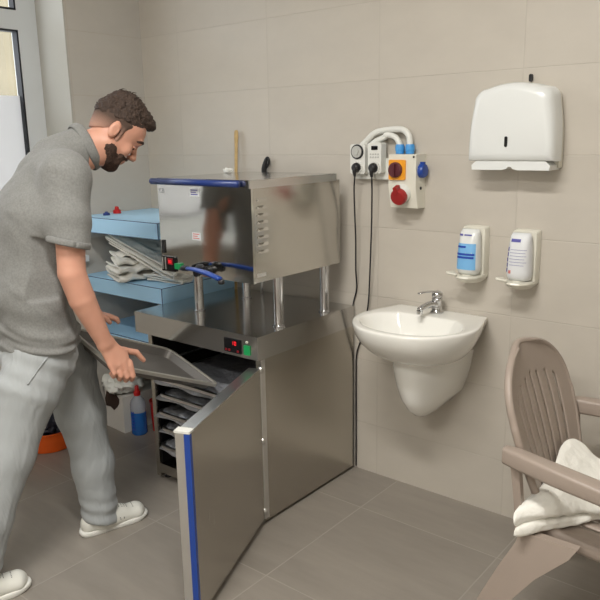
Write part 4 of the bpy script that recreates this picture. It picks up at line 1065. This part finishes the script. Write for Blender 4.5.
# right palm and fingers closed on the tray rim
B.cap((.207,.076,.838),(.214,.112,.770),.030,.042,.015,side=(0,1,-.35),e1=.020,e2=.017)
FNG=[]
for i,ln in enumerate((.80,.95,1.0,.93)):
    K=np.array([.220,.083+.0215*i,.770-.006*i]); r=(.0095,.0102,.0105,.0102)[i]
    a=K+np.array([.006,.006,-.040])*ln; b=a+np.array([-.022,.003,-.020])*ln; c=b+np.array([-.022,-.002,.008])*ln
    B.cap(K+np.array([-.003,0,.012]),K,r*1.1,r*1.15,.008); B.cap(K,a,r*1.1,r,.0025); B.cap(a,b,r,r*.92,.002); B.cap(b,c,r*.92,r*.8,.002)
B.cap((.200,.095,.812),(.190,.142,.800),.017,.014,.012); B.cap((.190,.142,.800),(.184,.188,.783),.0125,.0115,.004); B.cap((.184,.188,.783),(.184,.213,.750),.0112,.009,.002)
# left arm, hand on the far rim of the tray
B.cap((-.145,.045,1.39),(-.225,.035,1.10),.048,.043,.02)
B.cap((-.225,.035,1.10),(-.215,.15,.905),.043,.028,.02)
B.cap((-.215,.155,.90),(-.205,.200,.850),.036,.040,.015,side=(1,0,0),e1=.02,e2=.016)
for i,(ln,yy) in enumerate(((.8,0),(.95,.004),(1,.005),(.9,0))):
    K=np.array([-.237+.022*i,.208+yy,.842]); a=K+np.array([0,.034,-.012])*ln; b=a+np.array([.0,.022,-.012])*ln; c=b+np.array([0,.008,-.014])*ln
    B.cap(K,a,.0105,.0098,.004); B.cap(a,b,.0098,.009,.002); B.cap(b,c,.009,.0078,.002)
B.cap((-.175,.175,.865),(-.158,.205,.840),.014,.012,.01); B.cap((-.158,.205,.840),(-.152,.225,.818),.011,.009,.003)
man=sdf_obj('person',B,M['skin'],None,toworld,smooth=1)
tag(man,'bearded man in grey polo shirt and light trousers bending to lift the dark tray','person')
del B
def part(name,S,m,smooth=2,disp=None):
    o=sdf_obj(name,S,m,man,toworld,smooth)
    if disp: displace(o,disp)
    return o
lo=HO-.17; hi=HO+.19
# hair: longer top swept forward, cropped sides
q=NT('faded_hair'); g=q.n('ShaderNodeNewGeometry'); hw=toworld(HO); huw=h_u[0]*PR+h_u[1]*PF+np.array([0,0,h_u[2]])
dt=q.n('ShaderNodeVectorMath',operation='DOT_PRODUCT'); dt.inputs[1].default_value=tuple(huw); q.l(g.outputs['Position'],dt.inputs[0])
mr=q.n('ShaderNodeMapRange'); c0=float(hw@huw); mr.inputs[1].default_value=c0-.022; mr.inputs[2].default_value=c0+.034; q.l(dt.outputs['Value'],mr.inputs[0])
nz=q.n('ShaderNodeTexNoise'); nz.inputs['Scale'].default_value=250; ad=q.n('ShaderNodeMath',operation='MULTIPLY_ADD'); q.l(nz.outputs[0],ad.inputs[0]); ad.inputs[1].default_value=.5; ad.inputs[2].default_value=-.25
a2=q.n('ShaderNodeMath',operation='ADD',use_clamp=True); q.l(mr.outputs[0],a2.inputs[0]); q.l(ad.outputs[0],a2.inputs[1])
mx=q.n('ShaderNodeMix',data_type='RGBA'); q.l(a2.outputs[0],mx.inputs[0]); mx.inputs[6].default_value=srgb(178,138,120); mx.inputs[7].default_value=srgb(74,57,47)
q.l(mx.outputs[2],q.b.inputs['Base Color']); q.b.inputs['Roughness'].default_value=.8; FADE=q.m
S=SDF(lo,hi,.004)
hell(S,(0,.000,.052),(.079,.090,.084),.01); hell(S,(0,.046,.104),(.054,.050,.032),.02); hell(S,(0,.086,.100),(.042,.026,.022),.015); hell(S,(0,-.004,.114),(.060,.062,.036),.02)
S.plane(H(0,.092,.082),HR@np.array([0,.50,-.95])); S.plane(H(0,-.0,.038),HR@np.array([0,.12,-1]),.01)
part('hair',S,M['hair'],1,lambda co:.0022*vnoise(co,(60,60,60),5)+.0015*vnoise(co,(120,60,90),6))
S=SDF(lo,hi,.004)
hell(S,(0,.001,.046),(.0780,.0875,.082),.01); hell(S,(0,-.040,-.004),(.050,.034,.040),.02)
S.plane(H(0,.070,.056),HR@np.array([0,.52,-.85])); S.plane(H(0,.0,.052),HR@np.array([0,0,1]))
for s in (-1,1): hell(S,(s*.085,-.014,-.002),(.026,.021,.032),.004,'sub')
for s in (-1,1): hcap(S,(s*.0695,.014,.030),(s*.0625,.010,-.020),.007,.009,.008)
part('cropped_hair',S,FADE,1)
# tufts sticking up at the crown
bm=bmesh.new(); rs=np.random.RandomState(3)
for k in range(70):
    an=rs.rand()*6.28; rr=rs.rand()**.5
    b=H(.045*rr*math.cos(an),-.012+.050*rr*math.sin(an),.131+.018*(1-rr)); d=HR@np.array([rs.normal(0,.4),.55+rs.normal(0,.5),.8]); d/=np.linalg.norm(d); L=.012+.012*rs.rand()
    p=[b,b+d*L*.5,b+d*L+HR@np.array([0,.006,-.003])]
    tube(bm,[Vector(toworld(x)) for x in p],[.0022,.0016,.0004],seg=4,n=2)
bobj('hair_tufts',bm,M['hair'],man)
# beard and moustache
S=SDF(lo,hi,.004)
for s in (-1,1):
    hcap(S,(s*.047,.016,-.052),(s*.012,.046,-.084),.0245,.0275,.012); hcap(S,(s*.049,.004,-.050),(s*.030,.028,-.074),.0265,.029,.012)
    hcap(S,(s*.004,.090,-.042),(s*.030,.073,-.048),.0065,.0065,.006); hcap(S,(s*.036,.054,-.048),(s*.030,.056,-.070),.019,.019,.01)
hell(S,(0,.060,-.086),(.030,.023,.024),.012); hell(S,(0,.024,-.086),(.044,.050,.022),.012)
hell(S,(0,.090,-.058),(.017,.012,.008),.003,'sub')
part('beard',S,M['beard'],1,lambda co:.0009*vnoise(co,(150,150,150),9))
# eyes, brows, mouth
for s in (-1,1):
    bm=bmesh.new(); bmesh.ops.create_uvsphere(bm,u_segments=14,v_segments=10,radius=.0118*HS,matrix=Matrix.Translation(Vector(toworld(H(s*.031,.071,.006)))))
    e=bobj('eye',bm,M['eye_white'],man,smooth=True)
    bm=bmesh.new(); bmesh.ops.create_uvsphere(bm,u_segments=12,v_segments=8,radius=.0070*HS,matrix=Matrix.Translation(Vector(toworld(H(s*.032,.0785,-.001)))))
    bobj('iris',bm,M['eye_dark'],e,smooth=True)
    bm=bmesh.new(); tube(bm,[Vector(toworld(H(s*a,b,c))) for a,b,c in ((.018,.086,.002),(.031,.087,.004),(.044,.078,.001))],[.003,.0035,.003],seg=8); bobj('eyelid',bm,M['skin'],man,smooth=True)
    bm=bmesh.new(); tube(bm,[Vector(toworld(H(s*a,b,c))) for a,b,c in ((.012,.098,.028),(.030,.0975,.033),(.046,.087,.029),(.055,.074,.021))],[.0045,.0062,.0055,.003],seg=8); bobj('eyebrow',bm,M['beard'],man,smooth=True)
bm=bmesh.new(); tube(bm,[Vector(toworld(H(a,b,c))) for a,b,c in ((-.020,.079,-.056),(-.008,.086,-.055),(.008,.086,-.055),(.020,.079,-.056))],[.002,.0048,.0048,.002],seg=8); bobj('lips',bm,M['lip'],man,smooth=True)

# polo shirt
S=SDF((-.36,-.34,.78),(.36,.26,1.60),.0055)
for a,b,r1,r2,e1,e2 in (((0,-.085,.78),(0,-.105,1.02),.190,.170,.136,.118),((0,-.105,1.02),(0,-.060,1.26),.168,.185,.118,.122),((0,-.060,1.26),(0,-.005,1.385),.185,.17,.122,.100)):
    S.cap(a,b,r1,r2,.04,side=(1,0,0),e1=e1,e2=e2)
S.cap((0,.035,1.44),(.160,.006,1.408),.062,.066,.05); S.cap((0,.035,1.44),(-.135,.045,1.395),.058,.058,.05)
S.cap((.165,.002,1.405),(.200,-.012,1.27),.070,.068,.05); S.cap((-.135,.045,1.395),(-.205,.035,1.27),.058,.064,.04)
S.cap((.200,-.012,1.27),(.224,-.028,1.12),.068,.066,.02); S.cap((-.205,.035,1.27),(-.230,.03,1.12),.064,.066,.02)
S.cap((0,.045,1.45),(0,.110,1.490),.078,.070,.04)
# flatten below, cut hem and sleeves
reg=S.region((.13,-.34,.78),(.36,.26,1.30))
def cutbox(S,lo,hi,Pn,N):
    N=np.array(N,float);N/=np.linalg.norm(N); reg=S.region(lo,hi)
    X,Y,Z=np.meshgrid(*[S.ax[i][reg[i]] for i in range(3)],indexing='ij',sparse=True)
    d=((X-Pn[0])*N[0]+(Y-Pn[1])*N[1]+(Z-Pn[2])*N[2]).astype(np.float32); S.apply(reg,-d,0,'sub')
S.cap((.233,-.12,1.0),(.233,.1,1.0),.0001,.0001,0,op='sub')
# gap between sleeve and body
cutbox(S,(.168,-.34,1.02),(.36,.26,1.24),(.22,-.022,1.190),(0,-.28,-.96))
cutbox(S,(-.36,-.34,1.02),(-.175,.26,1.24),(-.22,0,1.20),(0,.1,-1))
S.plane((0,0,.828),(0,.02,-1)); S.plane((0,.128,1.5),(0,1,-.12))
def shirt_disp(W_):
    P=(W_-PC); X=P@PR; Y=P@PF; Z=P[:,2]
    low=np.clip((1.12-Z)/.25,0,1)
    Q=np.stack([X,Y,Z],1)
    return .0015*vnoise(Q,(6,6,9),11)+.0055*low*vnoise(Q,(3.5,3.5,15),12)+.0018*vnoise(Q,(11,11,11),13)
part('polo_shirt',S,M['shirt'],2,shirt_disp)
# sleeve hems, collar, seam
def ringtube(name,C,n,ra,rb,ax,r,m,ell=1.0,seg=8):
    C=np.array(C,float);n=np.array(n,float);n/=np.linalg.norm(n);a=np.array(ax,float);a-=n*(a@n);a/=np.linalg.norm(a);b=np.cross(n,a)
    pts=[Vector(toworld(C+a*ra*math.cos(t)+b*rb*math.sin(t))) for t in [2*math.pi*k/36 for k in range(37)]]
    bm=bmesh.new(); up=Vector(n[0]*PR+n[1]*PF+np.array([0,0,n[2]])); tube(bm,pts,r,seg=seg,smooth=False,ell=ell,up=up); return bobj(name,bm,m,man,smooth=True)
ringtube('sleeve_hem',(.2165,-.024,1.198),(0,.28,.96),.067,.067,(1,0,0),.0035,M['shirt'],3.0)
ringtube('sleeve_hem',(-.218,.032,1.207),(0,-.1,1),.066,.065,(1,0,0),.0035,M['shirt'],3.0)
col_=[(0,.098,1.566),(.035,.104,1.556),(.062,.116,1.520),(.068,.130,1.480),(.052,.150,1.446),(.016,.168,1.424)]
pts=col_+[(-x,y,z) for x,y,z in col_[::-1]]
bm=bmesh.new(); tube(bm,[Vector(toworld(p)) for p in pts],.0055,seg=10,n=5,ell=3.2,up=Vector(PF*.95+np.array([0,0,.3]))); bobj('collar',bm,M['shirt'],man,smooth=True)

# trousers
S=SDF((-.28,-.58,.02),(.28,.26,.96),.0055)
S.cap((0,-.090,.90),(0,-.09,.84),.155,.160,.03,side=(1,0,0),e1=.105,e2=.110)
S.ell((0,-.105,.79),(.170,.120,.10),None,.04)
def leg(P):
    for (a,ra,ea),(b,rb,eb) in zip(P,P[1:]): S.cap(a,b,ra,rb,.03,side=(1,0,0),e1=ea,e2=eb)
leg([((.084,-.095,.80),.084,.106),((.092,-.165,.70),.088,.102),((.092,-.255,.49),.078,.086),((.096,-.340,.28),.072,.076),((.110,-.415,.06),.066,.078)])
leg([((-.084,-.045,.80),.084,.106),((-.090,.025,.70),.088,.100),((-.090,.060,.50),.080,.088),((-.088,.088,.28),.072,.074),((-.084,.100,.02),.064,.068)])
cutbox(S,(-.01,-.58,.0),(.28,.26,.2),(0,-.4,.058),(0,.25,-1)); cutbox(S,(-.28,-.58,.0),(-.005,.26,.2),(0,.09,.045),(0,-.28,-1))
def tr_disp(W_):
    P=(W_-PC); X=P@PR; Y=P@PF; Z=P[:,2]; Q=np.stack([X,Y,Z],1)
    cr=np.exp(-((Z-.76)/.09)**2); an=np.exp(-((Z-.09)/.07)**2)
    fold=.004*cr*np.sin((Z*.9+Y*.55)*95+2*np.sin(X*14))
    bunch=.003*an*np.sin(Z*110+Y*22+X*18)
    lng=.0024*vnoise(Q,(6,6,2.5),21)+.0012*vnoise(Q,(16,16,7),22)
    return fold*.7+bunch+lng
tro=part('trousers',S,M['trousers'],2,tr_disp)
# slanted side pocket edge and leg seam laid on the cloth
from mathutils.bvhtree import BVHTree
def on_surface(o,pts,off=.0015):
    bv=BVHTree.FromPolygons([v.co for v in o.data.vertices],[p.vertices for p in o.data.polygons]); out=[]
    for p in pts:
        c,n,_,_=bv.find_nearest(Vector(toworld(p))); out.append((c+n*off,n))
    return out
sf=on_surface(tro,[(.19,-.10+(-.09)*t,.845-.095*t) for t in [k/10 for k in range(11)]])
bm=bmesh.new(); tube(bm,[c for c,n in sf],.0028,seg=6,n=2); bobj('pocket_edge',bm,M['trousers'],man,smooth=True)

# shoes
def shoe(x,yh,yaw=0):
    S=SDF((x-.08,yh-.04,-.01),(x+.08,yh+.34,.16),.004)
    S.cap((x,yh+.045,.040),(x,yh+.11,.040),.037,.038,.02,side=(1,0,0),e1=.042,e2=.042)
    S.cap((x,yh+.10,.040),(x-.003,yh+.236,.030),.039,.046,.03,side=(1,0,0),e1=.040,e2=.030); S.cap((x-.014,yh+.22,.026),(x-.012,yh+.243,.026),.030,.032,.02)
    S.cap((x,yh+.07,.075),(x,yh+.16,.050),.030,.032,.03)
    S.plane((x,yh,.012),(0,0,-1)); S.plane((x,yh+.03,.105),(0,-.35,1),.005)
    up=part('shoe',S,M['shoe'],2)
    base=[(-.030,.012),(-.036,.05),(-.034,.12),(-.043,.19),(-.046,.235),(-.034,.272),(-.006,.285),(.022,.277),(.040,.245),(.044,.20),(.036,.12),(.037,.05),(.028,.012),(0,.0)]
    pts=catmull([(a,b,0) for a,b in base+[base[0]]],4)[:-1]
    bm=bmesh.new(); R=[]
    for z,g in ((.0005,.95),(.004,.985),(.014,1.0),(.019,.99),(.021,.94)):
        R.append([Vector(toworld((x+p.x*g,yh+.14+(p.y-.14)*g,z+.005*max(0,(p.y-.21)/.08)**2))) for p in pts])
    rings(bm,R); bobj('sole',bm,M['sole'],up,smooth=True)
    bv=on_surface(up,[(x+sx,yh+.150+.015*j,.10) for j in range(6) for sx in (-.026,-.013,0,.013,.026)]+[(x+.10,yh+.085+.018*j,zz) for j in range(6) for zz in (.042,.054)],.0002)
    bm=bmesh.new()
    for c,n in bv:
        q=n.to_track_quat('Z','Y').to_matrix().to_4x4(); lathe(bm,[(.0022,0),(.0022,.0006)],(0,0,0),8,Matrix.Translation(c)@q)
    bobj('perforation',bm,M['hole'],up)
shoe(-.083,.008); shoe(.115,-.515)
